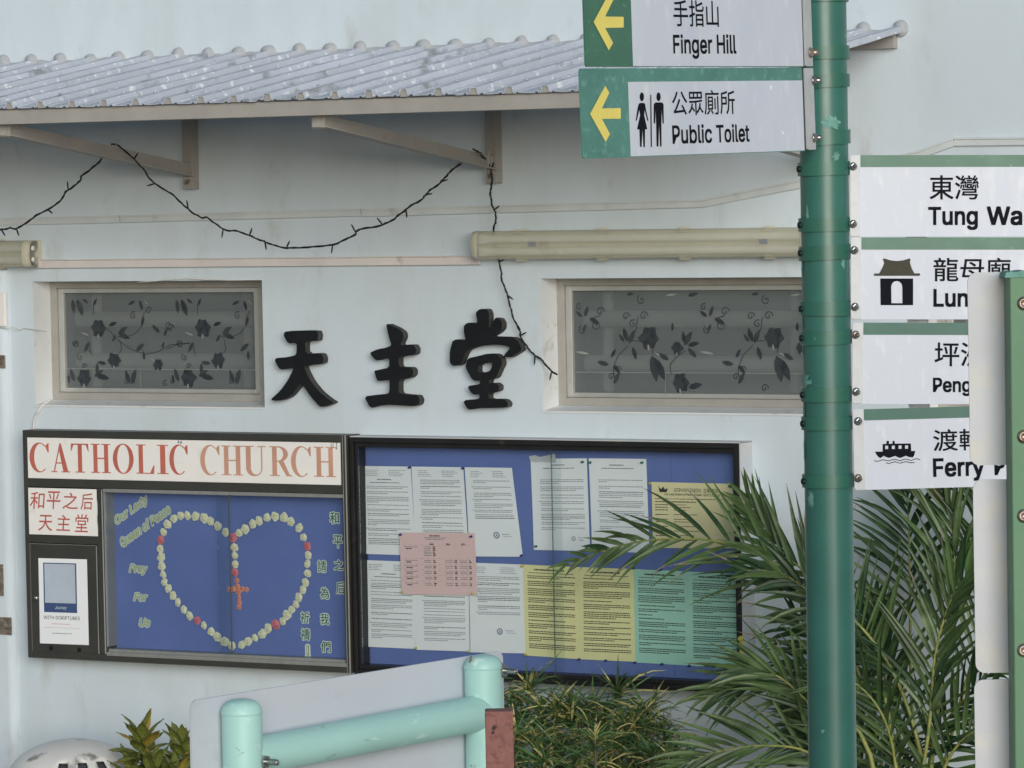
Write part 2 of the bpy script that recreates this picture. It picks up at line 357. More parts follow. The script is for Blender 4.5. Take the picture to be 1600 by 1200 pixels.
# pilaster at the left end, a soft-edged strip standing proud of the wall
b = MB(); pr = [(-7.0, 0.0), (-7.0, .03)]
for i in range(7): a = R(90-15*i); pr.append((-2.125+.03*math.cos(a), .03*math.sin(a)))
vs = [(x, y, w) for y in (GZ, .392) for x, w in pr]; n = len(pr)
b.add(vs, [(i, i+n, i+n+1, i+1) for i in range(n-1)], 0, True); b.add(vs[n:]+[(-7, .392, 0)], [tuple(range(n+1))])
ch.part('pilaster', b, M['wall'])
# patched hairline crack over the first window
b = MB(); pts = [WALL.at(x, y, .002) for x, y in ((215, 441), (250, 438), (290, 434), (320, 436), (360, 437.5), (408, 437))]
b.tube(pts, [.001, .003, .005, .0045, .003, .002], 6)
ch.part('plaster_lip', b, M['reveal'])

def leaf2(mb, x, y, L, wd, a, mi, z):
    ca, sa = math.cos(a), math.sin(a); pts = []
    for t, s in ((0, 0), (.25, .8), (.55, 1), (.8, .6), (1, 0), (.8, -.5), (.5, -.9), (.2, -.7)):
        u, v = t*L, s*wd/2; pts.append((x+u*ca-v*sa, y+u*sa+v*ca))
    mb.prism(pts, z, z, mi)
def line2(mb, pts, wd, mi, z):
    for i in range(len(pts)-1):
        a, b = V(pts[i]), V(pts[i+1]); d = (b-a)
        if d.length < 1e-7: continue
        n = V((-d.y, d.x)).normalized()*wd/2
        mb.add([(a.x-n.x, a.y-n.y, z), (b.x-n.x, b.y-n.y, z), (b.x+n.x, b.y+n.y, z), (a.x+n.x, a.y+n.y, z)], [(0, 1, 2, 3)], mi)
def curl(mb, x, y, r, a, s, mi, z):
    line2(mb, [(x+r*(1-t/14)*math.cos(a+s*t*.62), y+r*(1-t/14)*math.sin(a+s*t*.62)) for t in range(13)], .0032, mi, z)
def flower(mb, x, y, r, z):
    for k in range(6):
        a = k*1.047+rnd.uniform(-.2, .2)
        leaf2(mb, x, y, r*rnd.uniform(.95, 1.15), r*1.0, a, 0 if k % 3 else 1, z+.00004*k)
    leaf2(mb, x-r*.1, y-r*.55, r*.6, r*.22, -1.5, 2, z+.0004)
    for k in range(4): leaf2(mb, x, y, r*.5, r*.45, k*1.57+.5, 1 if k % 2 else 0, z+.0005+.00004*k)
F1 = dict(fl=[(545, 575, 48), (630, 752, 40), (465, 850, 46), (872, 775, 30)],
          lf=[(600, 560, 45, .3), (650, 610, 60, .6), (655, 605, 60, -.35), (640, 610, 38, -2.2), (490, 615, 45, 2.8), (490, 650, 50, -2.1), (585, 770, 45, 3.0),
              (400, 415, 60, -1.5), (425, 415, 75, -1.2), (455, 412, 36, -.6), (515, 450, 36, 1.0), (745, 425, 40, 3.5), (770, 420, 45, -1.3), (795, 420, 30, -.8),
              (780, 560, 40, 1.2), (520, 840, 55, .5), (530, 835, 70, -.2), (750, 700, 55, .6), (880, 600, 50, 2.4), (905, 620, 40, 1.1), (905, 650, 30, -2), (795, 750, 40, 1.6), (830, 740, 30, -.5), (985, 870, 60, 1.9), (950, 830, 38, -1.4), (1110, 830, 50, 1.5), (1290, 880, 60, 1.9), (1300, 885, 70, 1.2)],
          cu=[(365, 575, 24, 0, 1), (415, 662, 20, 1, -1), (442, 735, 20, 2, 1), (930, 555, 24, 0, -1), (820, 478, 22, 0, 1), (735, 505, 22, 1, 1), (465, 785, 16, 0, 1), (985, 660, 18, 0, 1), (700, 870, 20, 0, 1), (375, 870, 14, 0, 1), (910, 880, 18, 1, 1)],
          st=[[(590, 575), (650, 640), (720, 690), (800, 718), (870, 705), (940, 665), (1045, 660)], [(645, 620), (700, 625), (750, 600), (790, 550)], [(515, 500), (515, 440)], [(660, 640), (672, 690), (650, 720)], [(345, 690), (400, 665), (470, 655)], [(780, 520), (800, 480)], [(495, 650), (495, 700), (510, 725)], [(740, 880), (735, 830), (750, 810)]], per=575)
F2 = dict(fl=[(838, 528, 40), (955, 570, 24), (970, 715, 34)],
          lf=[(750, 545, 45, 1.9), (755, 550, 45, 1.1), (770, 565, 40, -1.3), (735, 545, 30, 2.2), (860, 590, 30, -.4), (850, 600, 80, -1.4), (860, 610, 75, -1.1), (985, 560, 50, 1.0), (1000, 560, 40, .2), (1000, 570, 40, -.8), (990, 555, 40, 1.8), (920, 620, 40, 2.6), (935, 500, 25, 1.5), (590, 595, 50, 3.0), (560, 440, 30, 2.5), (570, 440, 34, 1.2), (590, 445, 40, -.5), (575, 470, 25, -2), (680, 610, 30, 1), (670, 640, 40, 2.9), (690, 640, 35, -.9), (690, 720, 40, 1.0), (905, 352, 40, .1), (1000, 352, 35, .2), (1000, 735, 50, .2), (745, 347, 25, .1)],
          cu=[(635, 418, 18, 0, 1), (615, 475, 18, 0, -1), (742, 438, 16, 0, 1), (815, 436, 18, 0, 1), (770, 470, 16, 1, 1), (805, 370, 18, 2, 1), (560, 495, 16, 2, 1), (545, 400, 14, 1, 1), (708, 660, 14, 0, 1), (680, 690, 14, 0, 1), (800, 738, 16, 0, 1)],
          st=[[(790, 440), (785, 490), (755, 540), (800, 540)], [(750, 560), (710, 600), (690, 650), (690, 690)], [(600, 445), (635, 435)], [(930, 680), (925, 640), (950, 610), (990, 580)], [(850, 590), (860, 560)]], per=520)
def window(op, wm, F, sx, ox, oy, label):
    x0, y0, x1, y1 = op; W = -.10
    hid = .062; fr = MB(); ring(fr, x0, y0+.013, x1-hid, y1, .027, W-.035, W, 0, tb=.026, tt=.027); fr.box((x1-hid+.0003, y0+.013, W-.035), (x1, y1, W-.002))
    fo = ch.part('window', fr, M['alu'], bevel=.0015, label=label)
    b = MB(); d = -.13
    b.add([(x0, y0, 0), (x0, y1, 0), (x0, y1, d), (x0, y0, d), (x1, y0, 0), (x1, y1, 0), (x1, y1, d), (x1, y0, d)], [(0, 1, 2, 3), (7, 6, 5, 4), (1, 5, 6, 2)])
    ch.part('reveal', b, M['reveal'], fo)
    s = MB(); ring(s, x0+.0275, y0+.0395, x1-hid-.0275, y1-.0275, .024, W-.03, W-.010, 0, tb=.016, tt=.017)
    ch.part('sash', s, M['alu_lt'], fo, bevel=.002)
    px0, py0, px1, py1 = x0+.052, y0+.056, x1-hid-.052, y1-.045
    p = MB(); p.box((px0, py0, W-.026), (px1, py1, W-.022)); ch.part('pane', p, M['pane'], fo)
    c = MB(); c.box((x0, y0, -.32), (x1, y1, -.315)); ch.part('curtain', c, M['curtain'], fo)  # dark sheet put in for the unlit room behind the pane
    t = MB()
    for yy in (.72, .28): t.tube([(px0+.03, py0+(py1-py0)*yy, W-.06), (px1-.02, py0+(py1-py0)*yy, W-.062)], .028, 12)
    for xx in (.1, .9): t.tube([(px0+(px1-px0)*xx, py0, W-.09), (px0+(px1-px0)*xx, py1, W-.10)], .02, 10)
    ch.part('grille_rod', t, M['tube_pale'], fo)  # pale rods added behind the film to make its soft lighter bands
    t = MB(); t.box((px0, py0+(py1-py0)*.195, W-.0219), (px1, py0+(py1-py0)*.195+.0022, W-.0214)); t.box((px0+(px1-px0)*.39, py0, W-.0219), (px0+(px1-px0)*.39+.0015, py0+(py1-py0)*.195, W-.0215)); ch.part('film_joint', t, M['film_lt'], fo, kind='stuff')
    sl_ = MB(); sl_.add([(x0, y0+.013, W), (x1, y0+.013, W), (x1, y0, .004), (x0, y0, .004), (x0, y0-.006, .004), (x1, y0-.006, .004)], [(0, 3, 2, 1), (3, 4, 5, 2)])
    ch.part('sill', sl_, M['reveal'], fo)
    if not F: return
    q = MB(); z = W-.0212; k = 1/(sx*400.)
    rep = range(-1, 3)
    def m(x, y): a = WALL.at(ox+x/sx, oy+y/sx, z); return a.x, a.y
    def ok(x, y, r=0): return px0+r < x < px1-r and py0+r < y < py1-r
    for r_ in rep:
        off = r_*F['per']
        for x, y, r in F['fl']:
            a = m(x+off, y); rr = r*k
            if ok(*a, rr): flower(q, a[0], a[1], rr, z+.0002)
        for i, (x, y, L, an) in enumerate(F['lf']):
            a = m(x+off, y); e = (a[0]+L*k*math.cos(an), a[1]+L*k*math.sin(an))
            if ok(*a) and ok(*e): leaf2(q, a[0], a[1], L*k*1.2, L*k*(.2 if i % 9 == 4 else .46), an, 2 if i % 9 == 4 else i % 2, z+.0001+.000003*i)
        for i, (x, y, r, an, s_) in enumerate(F['cu']):
            a = m(x+off, y)
            if ok(*a, r*k): curl(q, a[0], a[1], r*k, an, s_, 1, z+.00002)
        for st in F['st']:
            pp = [m(x+off, y) for x, y in st]
            if all(ok(*a) for a in pp): line2(q, pp, .0028, 1, z+.00005)
    ch.part('floral_print', q, [M['film_dk'], M['film_md'], M['film_lt']], fo, kind='stuff')
window(OP[0], 0, F1, 3.529, 0, 350, 'left window with dark flowers on frosted film')
window(OP[1], 0, F2, 2.667, 700, 330, 'middle window with roses on frosted film')
window(OP[2], 0, None, 1, 0, 0, None)

# raised black characters on the wall
T1 = [(235,150),(270,105),(680,95),(705,150),(700,215),(690,238),(530,235),(530,410),(745,400),(775,470),(765,545),(510,570),(525,620),(600,770),(720,920),(860,1030),(920,1062),(790,1118),(730,1118),(690,1080),(600,980),(520,860),(470,795),(420,870),(330,980),(240,1025),(150,1040),(60,1028),(200,900),(300,760),(380,600),(310,605),(190,625),(120,500),(140,465),(270,458),(400,430),(415,390),(415,262),(300,272)]
T2 = [(345,80),(480,140),(550,190),(565,250),(520,355),(625,348),(690,350),(720,400),(715,460),(680,480),(505,495),(505,605),(525,630),(660,630),(688,680),(680,730),(640,765),(505,785),(505,940),(530,962),(640,975),(740,980),(768,1040),(755,1095),(700,1118),(400,1100),(240,1110),(150,1142),(70,995),(230,975),(380,960),(388,900),(388,780),(260,805),(230,790),(195,675),(240,665),(385,635),(385,515),(310,520),(220,550),(135,450),(240,405),(350,385),(415,355),(380,250),(360,160)]
T3 = [(375,95),(420,55),(500,55),(525,110),(520,240),(540,270),(590,150),(640,160),(668,210),(665,275),(620,320),(545,360),(700,362),(800,368),(860,430),(885,510),(830,545),(760,590),(670,585),(770,470),(600,445),(400,465),(280,510),(240,590),(210,670),(130,685),(90,650),(90,520),(125,390),(270,400),(245,320),(245,240),(285,205),(380,215),(395,190)]
T3b = [(285,600),(400,575),(500,548),(600,550),(655,600),(670,660),(640,720),(600,815),(525,830),(520,878),(590,868),(635,900),(630,960),(520,985),(520,1050),(690,1048),(735,1095),(720,1145),(400,1148),(290,1170),(230,1062),(415,1050),(420,995),(340,1000),(280,905),(420,885),(425,845),(345,845),(260,700)]
T3h = [(400,665),(562,640),(548,710),(525,745),(400,765)]
def character(name_label, polys, s, ox, oy):
    b = MB(); D = .034
    for poly, holes in polys:
        b.prism(chaikin(pxy(WALL, poly, D, s, ox, oy)), .004, D, 0, 1, [chaikin(pxy(WALL, h, D, s, ox, oy)) for h in holes])
    xs_ = [v[0] for v in b.v]; ys_ = [v[1] for v in b.v]
    base = (sum(xs_)/len(xs_), min(ys_), 0)
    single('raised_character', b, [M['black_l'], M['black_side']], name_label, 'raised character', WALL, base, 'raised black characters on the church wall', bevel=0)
character('raised black character 天, leftmost of three on the white wall, two bars over spread legs', [(T1, ())], 8.571, 415, 505)
character('raised black character 主, middle of three on the white wall, three bars under a dot', [(T2, ())], 8, 560, 495)
character('raised black character 堂, rightmost of three on the white wall beside hanging wire', [(T3, ()), (T3b, (T3h,))], 7.06, 690, 475)

# trunking and wires on the wall
b = MB(); a0 = WALL.at(54, 409, .02).x; a1 = WALL.at(748, 404, .02).x
b.box((a0, .398, .0005), (a1, .424, .016)); b.box((a0, .4245, .0005), (a1, .428, .02))
single('wall_trunking', b, M['trunk'], 'straight pinkish white cable trunking running between the two light fittings', 'trunking', WALL, (a0, .398, 0), bevel=.0015)
b = MB()
up = [(-60, 349), (188, 343.5), (189.5, 343.5), (565, 333), (566.5, 334), (1100, 319), (1250, 289), (1440, 242), (1492, 223), (1700, 221)]
up = [WALL.at(x, y, .006) for x, y in up]
for i in range(len(up)-1):
    if i in (1, 3): continue
    b.bar(up[i], up[i+1], .0095, .006, (0, 1, 0))
    b.bar(up[i]+V((0, .013, .003)), up[i+1]+V((0, .013, .003)), .003, .007, (0, 1, 0))
single('cable_duct', b, M['trunk_grey'], 'long thin painted cable duct crossing the wall and bending up towards the right', 'cable duct', WALL, (up[0].x, up[0].y, 0))
b = MB(); b.tube([WALL.at(x, y, .034 if x < 22 else .005) for x, y in ((-30, 510), (0, 512), (12, 514), (20, 511), (32, 516), (36, 513), (52, 515), (72, 518))], .0013, 6)
single('thin_wire', b, M['wire_wh'], 'thin pale wire stretched from wall edge to the left window frame', 'wire')
b = MB(); b.tube([WALL.at(x, y, w) for x, y, w in ((79, 625, -.06), (66, 634, .006), (56, 648, .008), (53, 660, .008), (52, 670, .01), (54, 676, .02))], .0042, 8)
single('white_cable', b, M['trunk'], 'white cable looping from window corner down behind the left notice case', 'cable')

# light fittings
def fitting(x0, x1, y, label, endL=True):
    t = Thing('light_fitting', label, 'light fitting', WALL, (x0, y-.055, 0), 'fluorescent fittings on the church wall')
    h = .049
    b = MB(); b.box((x0+.004, y-h+.002, .001), (x1-.004, y+h-.002, .03)); t.part('backing_tray', b, M['cream_s'], bevel=.003)
    prof = []
    for i in range(9): a = R(-90+22.5*i); prof.append((h*.98*(1 if abs(math.sin(a)) > .98 else abs(math.sin(a))**.45)*(1 if math.sin(a) >= 0 else -1), .045+.042*max(0, math.cos(a))**.6))
    prof = [(-h*.98, .031)] + prof + [(h*.98, .031)]
    b = MB(); n = len(prof); vs = [(x, y+u, w) for x in (x0+.03, x1-.03) for u, w in prof]
    b.add(vs, [(i, i+n, i+n+1, i+1) for i in range(n-1)], 0, True); t.part('diffuser', b, M['cream'])
    for xa, xb in ((x0, x0+.0295), (x1-.0295, x1)):
        b = MB(); xm = xa+.006 if xa == x0 else xb-.006; xo = xb if xa == x0 else xa
        vs = [(x, y+u*k, .031+(w-.031)*k) for x, k in ((xo, 1), (xm, 1), (xa if xa == x0 else xb, .85)) for u, w in prof]
        f = [(j*n+i, (j+1)*n+i, (j+1)*n+i+1, j*n+i+1) for j in range(2) for i in range(n-1)] + [tuple(range(2*n, 3*n))]
        b.add(vs, f, 0, True); t.part('end_cap', b, M['cream_s'])
        b = MB()
        for yy in (-.02, .02): b.lathe([(0, .004), (.009, .004), (.009, -.006)], (xa if xa == x0 else xb, y+yy, .06), (-1 if xa == x0 else 1, 0, 0), 10)
        t.part('cap_plug', b, M['tube'])
    for yy in (-.021, .021):
        b = MB(); b.tube([(x0+.03, y+yy, .052), (x1-.03, y+yy, .052)], .013, 12); t.part('tube', b, M['tube'])
        b = MB(); b.box((x0+.03, y+yy-.014, .035), (x0+.055, y+yy+.014, .07)); t.part('lamp_holder', b, M['tube'])
    xx = x0+.17
    while xx < x1-.1:
        for s in (-1, 1):
            b = MB(); b.box((xx-.016, y+s*(h-.003), .02), (xx+.016, y+s*(h+.004), .045)); b.box((xx-.012, y+s*(h-.012), .04), (xx+.012, y+s*(h+.004), .05)); t.part('clip', b, M['cream_s'])
        xx += .31
    for xx_ in (.11, .52):
        b = MB(); b.box((x0+xx_*2.1, y-.004, .0878), (x0+xx_*2.1+.03, y+.012, .0883)); t.part('rating_label', b, M['ink'])
    return t
fa = WALL.at(742, 383, .05); fitting(fa.x, fa.x+1.27, WALL.at(742, 384, .07).y, 'long cream fluorescent light fitting over the middle window')
fb = WALL.at(54, 396, .05); fitting(fb.x-1.27, fb.x, WALL.at(30, 397, .07).y, 'cream fluorescent light fitting with only its right end showing at left')

# ------------------------------------------------------------------ corrugated canopy
cw = Thing('corrugated_canopy', 'weathered corrugated sheet canopy on painted steel brackets above the windows', 'canopy', WALL, (-1, .9, 0))
ZW, ZO, WO = 1.118, .942, 1.13
PIT = .1267; x_end = 1.478; ph = WALL.at(308/3.2+0, 92, 0).x
prof = []   # trapezoid rib, then a pan with two low swages
for dx, dz in ((-.5, 0), (-.30, 0), (-.27, .004), (-.20, .004), (-.17, 0), (-.13, 0), (-.085, .019), (.085, .019), (.13, 0), (.17, 0), (.20, .004), (.27, .004), (.30, 0)):
    prof.append((dx*PIT, dz))
k0 = int(math.floor((-3.9-ph)/PIT)); k1 = int(math.floor((x_end-ph)/PIT)); ribs = [ph+k*PIT for k in range(k0, k1+1)]
ns = 6
for c in range(0, len(ribs), ns):
    grp = ribs[c:c+ns]; b = MB(); pts = [(r+dx, dz) for r in grp for dx, dz in prof] + [(grp[-1]+.5*PIT+.02, 0)]
    if c+ns >= len(ribs): pts = [p_ for p_ in pts if p_[0] < grp[-1]+.14*PIT]
    lift = .0025*((c//ns) % 2)+rnd.uniform(0, .001); n = len(pts); m_ = 9
    vs = []
    for j in range(m_+1):
        t_ = j/m_; wv = WO*t_
        for x, dz in pts:
            vs.append((x, ZW+(ZO-ZW)*t_+dz+lift+rnd.uniform(-.0012, .0012), wv+(.006*math.sin(c) if j == m_ else 0)))
    b.add(vs, [(j*n+i, (j+1)*n+i, (j+1)*n+i+1, j*n+i+1) for j in range(m_) for i in range(n-1)])
    o = cw.part('roof_sheet', b, M['roof'])
    so_ = o.modifiers.new('thick', 'SOLIDIFY'); so_.thickness = .003; so_.offset = -1
    b = MB()
    for r in grp:     # washers of the fixing screws on the crowns
        for t_ in (.9, .45):
            yy = ZW+(ZO-ZW)*t_+.0225+lift; b.lathe([(.007, 0), (.006, .003), (.003, .0035), (.003, .006), (0, .006)], (r+rnd.uniform(-.003, .003), yy, WO*t_), (0, 1, 0), 7)
    cw.part('roof_screws', b, M['roof'], kind='stuff')
b = MB(); b.box((-4.3, ZO-.051, WO-.062), (x_end+.04, ZO-.0045, WO-.022)); cw.part('eave_beam', b, M['beam'], bevel=.002)
b = MB(); b.prism([(-.013, -.002), (.013, -.002), (.009, .0185), (-.009, .0185)], -.03, -.010); rcm = b.mesh('rib_closure', M['beam'])
b = MB(); b.lathe([(.026, 0), (.024, .012), (.016, .02), (0, .023)], (0, 0, 0), (0, 0, 1), 14); rwm = b.mesh('mortar_plug', M['mortar'])
for r in ribs:
    cw.inst('rib_closure', rcm, Matrix.Translation(V((r, ZO, WO))))
    cw.inst('mortar_plug', rwm, Matrix.Translation(V((r+rnd.uniform(-.004, .004), ZW+.012+rnd.uniform(-.003, .003), .001))) @ Matrix.Diagonal(V((rnd.uniform(.85, 1.15), rnd.uniform(.8, 1.1), 1, 1))))
b = MB(); sg = 120; q_ = random.Random(5); vv = []
for i in range(sg+1): x = -4.2+(x_end+4.2)*i/sg; vv += [(x, ZW-.004, .016+q_.uniform(-.003, .003)), (x, ZW+.012+q_.uniform(-.004, .006), .001)]
b.add(vv, [(2*i, 2*i+2, 2*i+3, 2*i+1) for i in range(sg)], 0, True); cw.part('mortar_bead', b, M['mortar'])
b = MB(); b.box((-4.3, ZW-.05, .0005), (x_end-.03, ZW-.006, .03)); cw.part('wall_plate', b, M['beam'])
for X in (-3.74, -2.506, -1.272, -.038, 1.196):
    o_ = MB(); o_.box((X-.022, .667, .0005), (X+.018, ZW-.052, .042))
    br = cw.part('bracket', o_, M['beam'], bevel=.0015)
    a = MB(); a.bar((X-.004, .735, .043), (X-.004, .877, WO-.065), .021, .016, (0, 1, 0)); a.bar((X-.004, ZW-.06, .043), (X-.004, ZO-.06, WO-.065), .012, .014, (0, 1, 0))
    a.box((X-.028, .852, WO-.075), (X+.022, ZO-.053, WO-.071)); a.bar((X+.014, .712, .043), (X+.014, .856, WO-.065), .0015, .02, (0, 1, 0))
    cw.part('arm', a, M['beam'], br)
    c_ = MB(); c_.lathe([(.009, 0), (.009, .006), (.005, .006), (.005, .014), (0, .014)], (X-.002, .693, .042), (0, 0, 1), 6, sm=False); c_.bar((X-.008, .685, .047), (X+.008, .699, .047), .0025, .0025, (0, 1, 0))
    cw.part('bolt', c_, M['rust'], br)

# ------------------------------------------------------------------ string lights
def smooth(pts, n=5, jit=.0):
    out = []; P_ = [pts[0]]+list(pts)+[pts[-1]]
    for i in range(1, len(P_)-2):
        for k in range(n):
            t = k/n; a, b, c, d = P_[i-1], P_[i], P_[i+1], P_[i+2]
            q = .5*((2*b)+(c-a)*t+(2*a-5*b+4*c-d)*t*t+(3*b-a-3*c+d)*t**3)
            out.append(q+V((rnd.uniform(-jit, jit), rnd.uniform(-jit, jit), rnd.uniform(-jit, jit))))
    out.append(pts[-1]); return out
def garland(label, pts, wf, bulbs):
    p = [WALL.at(x, y, w) for (x, y), w in zip(pts, wf)]; base = p[0]
    t = Thing('string_lights', label, 'string lights', WALL, base, 'unlit string lights hung across the wall')
    sp = smooth(p, 6, .0009); b = MB(); b.tube(sp, .0028, 6)
    q = []
    for i, c in enumerate(sp): a = i*1.1; q.append(c+V((math.cos(a)*.0028, math.sin(a)*.0028, math.sin(a)*.002)))
    b.tube(q, .0022, 6); t.part('wire', b, M['wire'])
    for f, ang in bulbs:
        c = sp[int(f*(len(sp)-1))]; d = V((math.cos(ang), math.sin(ang), .25))
        b = MB(); b.tube([c, c+d*.014, c+d*.024], [.0022, .003, .0026], 6); b.tube([c+d*.024, c+d*.03], [.0024, .0012], 6); t.part('bulb', b, M['wire'])
z1 = lambda pts, s, ox, oy: [(ox+x/s, oy+y/s) for x, y in pts]
A = [(-40, 372), (-15, 362)] + z1([(0, 1150), (50, 1140), (90, 1140), (180, 1080), (290, 1015), (330, 960), (400, 905), (408, 880), (480, 825), (518, 782)], 3.2, 0, 0)
garland('short dark string of unlit lights rising to the left canopy bracket', A, [.3+.02*i for i in range(len(A))], [(.2, -.8), (.36, -1), (.5, -.5), (.66, 1.5), (.12, -.6)])
B = z1([(555, 722), (590, 728), (670, 795), (720, 850), (760, 905), (870, 980), (940, 1045), (1000, 1085), (1040, 1090), (1115, 1145), (1200, 1160), (1290, 1195), (1340, 1215)], 3.2, 0, 0) + [(443, 387), (475, 386.5), (520, 382)] + z1([(330, 1175), (350, 1150), (460, 1128), (530, 1095), (590, 1045), (670, 995), (700, 960), (760, 915), (810, 860), (880, 803)], 3.2, 450, 0)
nB = len(B); wB = [.47-.25*i/(nB-1) for i in range(nB)]
garland('long sagging dark string of unlit lights between the two canopy brackets', B, wB, [(.08, .7), (.17, 3.4), (.24, 1.6), (.36, -1.6), (.42, 1.0), (.47, -1.2), (.53, .9), (.6, -1.6), (.66, 2.0), (.73, 2.2), (.8, -1.3), (.87, 0.1), (.93, .2)])
Cc = z1([(925, 745), (960, 765), (990, 800), (1015, 850), (1020, 910), (1012, 960), (1020, 1020), (1040, 1080), (1030, 1140)], 3.2, 450, 0) + z1([(190, 100), (205, 180), (220, 240), (225, 290), (245, 340), (260, 400), (275, 450), (300, 500), (303, 525), (320, 550), (350, 590), (390, 620), (420, 655), (455, 682)], 2.667, 700, 330)
nC = len(Cc); wC = [.2 if i < 2 else max(.012, .09-.004*i) for i in range(nC)]
garland('dark string of unlit lights hanging down beside the raised characters to its frayed end', Cc, wC, [(.14, 1.0), (.3, .5), (.48, .4), (.6, -.5), (.7, -.8), (.76, .4), (.88, -1.5), (.97, -1.7)])
b = MB()
for (x, y), w in (((181, 226), .47), ((762, 245), .12)):
    c = WALL.at(x, y, w); b.tube([c, c+V((.006, -.015, .004)), c+V((.002, -.03, 0)), c+V((-.012, -.036, 0)), c+V((-.010, -.05, 0))], .0016, 6)
    b.tube([c+V((0, .02, -.018)), c, c+V((.01, -.02, .01))], .0018, 6)
single('cable_ties', b, M['wire_wh'], 'white plastic ties holding the light strings to the canopy brackets', 'cable tie')

# ------------------------------------------------------------------ left notice case
FWD = .085; BK = .022
def pr(x0, y0, x1, y1, w):     # rectangle in wall coordinates from two pixel corners
    a, b_ = WALL.at(x0, y0, w), WALL.at(x1, y1, w); return a.x, b_.y, b_.x, a.y
lc = pr(35, 672, 549, 1052, FWD)
lt = Thing('notice_case', 'left bronze framed notice case with catholic church title and rose heart inside', 'notice case', WALL, (lc[0], lc[1], 0), 'glazed notice cases on the church wall')
tp = pr(42, 682, 532, 758, FWD); cp = pr(43, 762, 153, 838, FWD); dr = pr(45, 849, 155, 1029, FWD); wn = pr(160, 764, 542, 1042, FWD)
x0, y0, x1, y1 = lc
b = MB(); b.box((x0, y0, .0005), (x1, y1, .012))                       # back
b.box((x0, y0, .0125), (x0+.018, y1, FWD)); b.box((x1-.022, y0, .0125), (x1, y1, FWD))
b.box((x0+.0185, y1-.026, .0125), (x1-.0225, y1, FWD)); b.box((x0+.0185, y0, .0125), (x1-.0225, y0+.024, FWD))
b.box((x0+.0185, wn[3]+.002, .0125), (x1-.0225, tp[1]-.001, FWD-.001))
b.box((dr[2]+.004, y0+.0245, .0125), (wn[0]-.001, wn[3]+.0015, FWD-.0015))
b.box((x0+.0185, dr[3]+.003, .0125), (dr[2]+.0035, cp[1]-.001, FWD-.002))
lf_ = lt.part('frame', b, M['case_dk'], bevel=.0012)
b = MB(); b.box((tp[0], tp[1], FWD-.006), (tp[2], tp[3], FWD-.002)); tplate = lt.part('title_plate', b, M['plate_w'])
b = MB(); b.box((cp[0], cp[1], FWD-.006), (cp[2], cp[3], FWD-.0015)); cplate = lt.part('name_plate', b, M['plate_w'])
# serif capitals
def arc(cx, cy, rx, ry, a0, a1, n=18): return [(cx+rx*math.cos(R(a0+(a1-a0)*i/n)), cy+ry*math.sin(R(a0+(a1-a0)*i/n))) for i in range(n+1)]
def rc(a, b_, c, d): return [(a, b_), (c, b_), (c, d), (a, d)]
SER = {
 'H': [rc(.12, .0, .33, 1), rc(.67, 0, .88, 1), rc(0, 0, .45, .035), rc(0, .965, .45, 1), rc(.55, 0, 1, .035), rc(.55, .965, 1, 1), rc(.3, .48, .7, .525)],
 'I': [rc(.27, 0, .73, 1), rc(0, 0, 1, .035), rc(0, .965, 1, 1)],
 'L': [rc(.13, 0, .37, 1), rc(0, .965, .52, 1), rc(0, 0, .96, .035), [(.36, .03), (.75, .03), (.93, .28), (1, .29), (.96, 0), (.36, 0)]],
 'T': [rc(.39, 0, .62, 1), rc(.24, 0, .77, .035), rc(.02, .955, .98, 1), [(.02, 1), (0, .74), (.035, .74), (.16, .96)], [(.98, 1), (1, .74), (.965, .74), (.84, .96)]],
 'A': [[(.12, .02), (.19, .02), (.5, .9), (.47, 1)], [(.47, 1), (.55, 1), (.93, .02), (.66, .02), (.41, .85)], rc(.27, .3, .68, .34), rc(0, 0, .33, .035), rc(.55, 0, 1.03, .035)],
 'C': [arc(.5, .5, .5, .52, 48, 312) + arc(.56, .5, .32, .48, 306, 54), [(.8, .9), (.93, .68), (.985, .68), (.985, 1.0), (.94, 1.0)]],
 'U': [rc(.12, .25, .33, 1), rc(.77, .25, .825, 1), arc(.4725, .26, .3525, .28, 180, 360) + arc(.55, .26, .22, .22, 360, 180), rc(0, .965, .46, 1), rc(.63, .965, .97, 1)],
 'R': [rc(.12, 0, .34, 1), rc(0, 0, .46, .035), rc(0, .965, .45, 1), arc(.42, .74, .44, .26, 90, -90) + arc(.42, .74, .22, .215, -90, 90), [(.4, .5), (.64, .52), (.92, .06), (1.04, .03), (1.04, 0), (.78, 0)], rc(.3, .48, .45, .52), rc(.3, .96, .45, 1)]}
lets = [('C', 133, 218), ('A', 230, 308), ('T', 318, 395), ('H', 408, 492), ('O', 505, 595), ('L', 610, 688), ('I', 703, 750), ('C', 757, 838),
        ('C', 895, 980), ('H', 990, 1083), ('U', 1087, 1188), ('R', 1205, 1298), ('C', 1300, 1388), ('H', 1403, 1497)]
zt = FWD-.0016
for i, (chh, xa, xb) in enumerate(lets):
    f = (xa-133)/1364; yt = 692.5+6.5*f; yb = 737+8.5*f
    a = WALL.at(xa/2.857, yb, zt); c = WALL.at(xb/2.857, yt, zt); b = MB()
    if chh == 'O':
        mp = lambda q: [(a.x+(c.x-a.x)*x, a.y+(c.y-a.y)*y) for x, y in q]
        b.prism(mp(arc(.5, .5, .5, .52, 0, 345, 23)), zt, zt, 0, None, [mp(arc(.5, .5, .285, .485, 0, 345, 23))])
    else:
        for k, q in enumerate(SER[chh]): b.prism([(a.x+(c.x-a.x)*x, a.y+(c.y-a.y)*y) for x, y in q], zt+.00006*k, zt+.00006*k)
    lt.part('letter', b, M['red_l'] if i < 8 else M['red_f'], tplate)
b = MB(); ptext(b, WALL, 'h', 517, 702, 521, 691, zt, bold=.01); ptext(b, WALL, '1', 524, 702, 528, 691, zt, bold=.02)
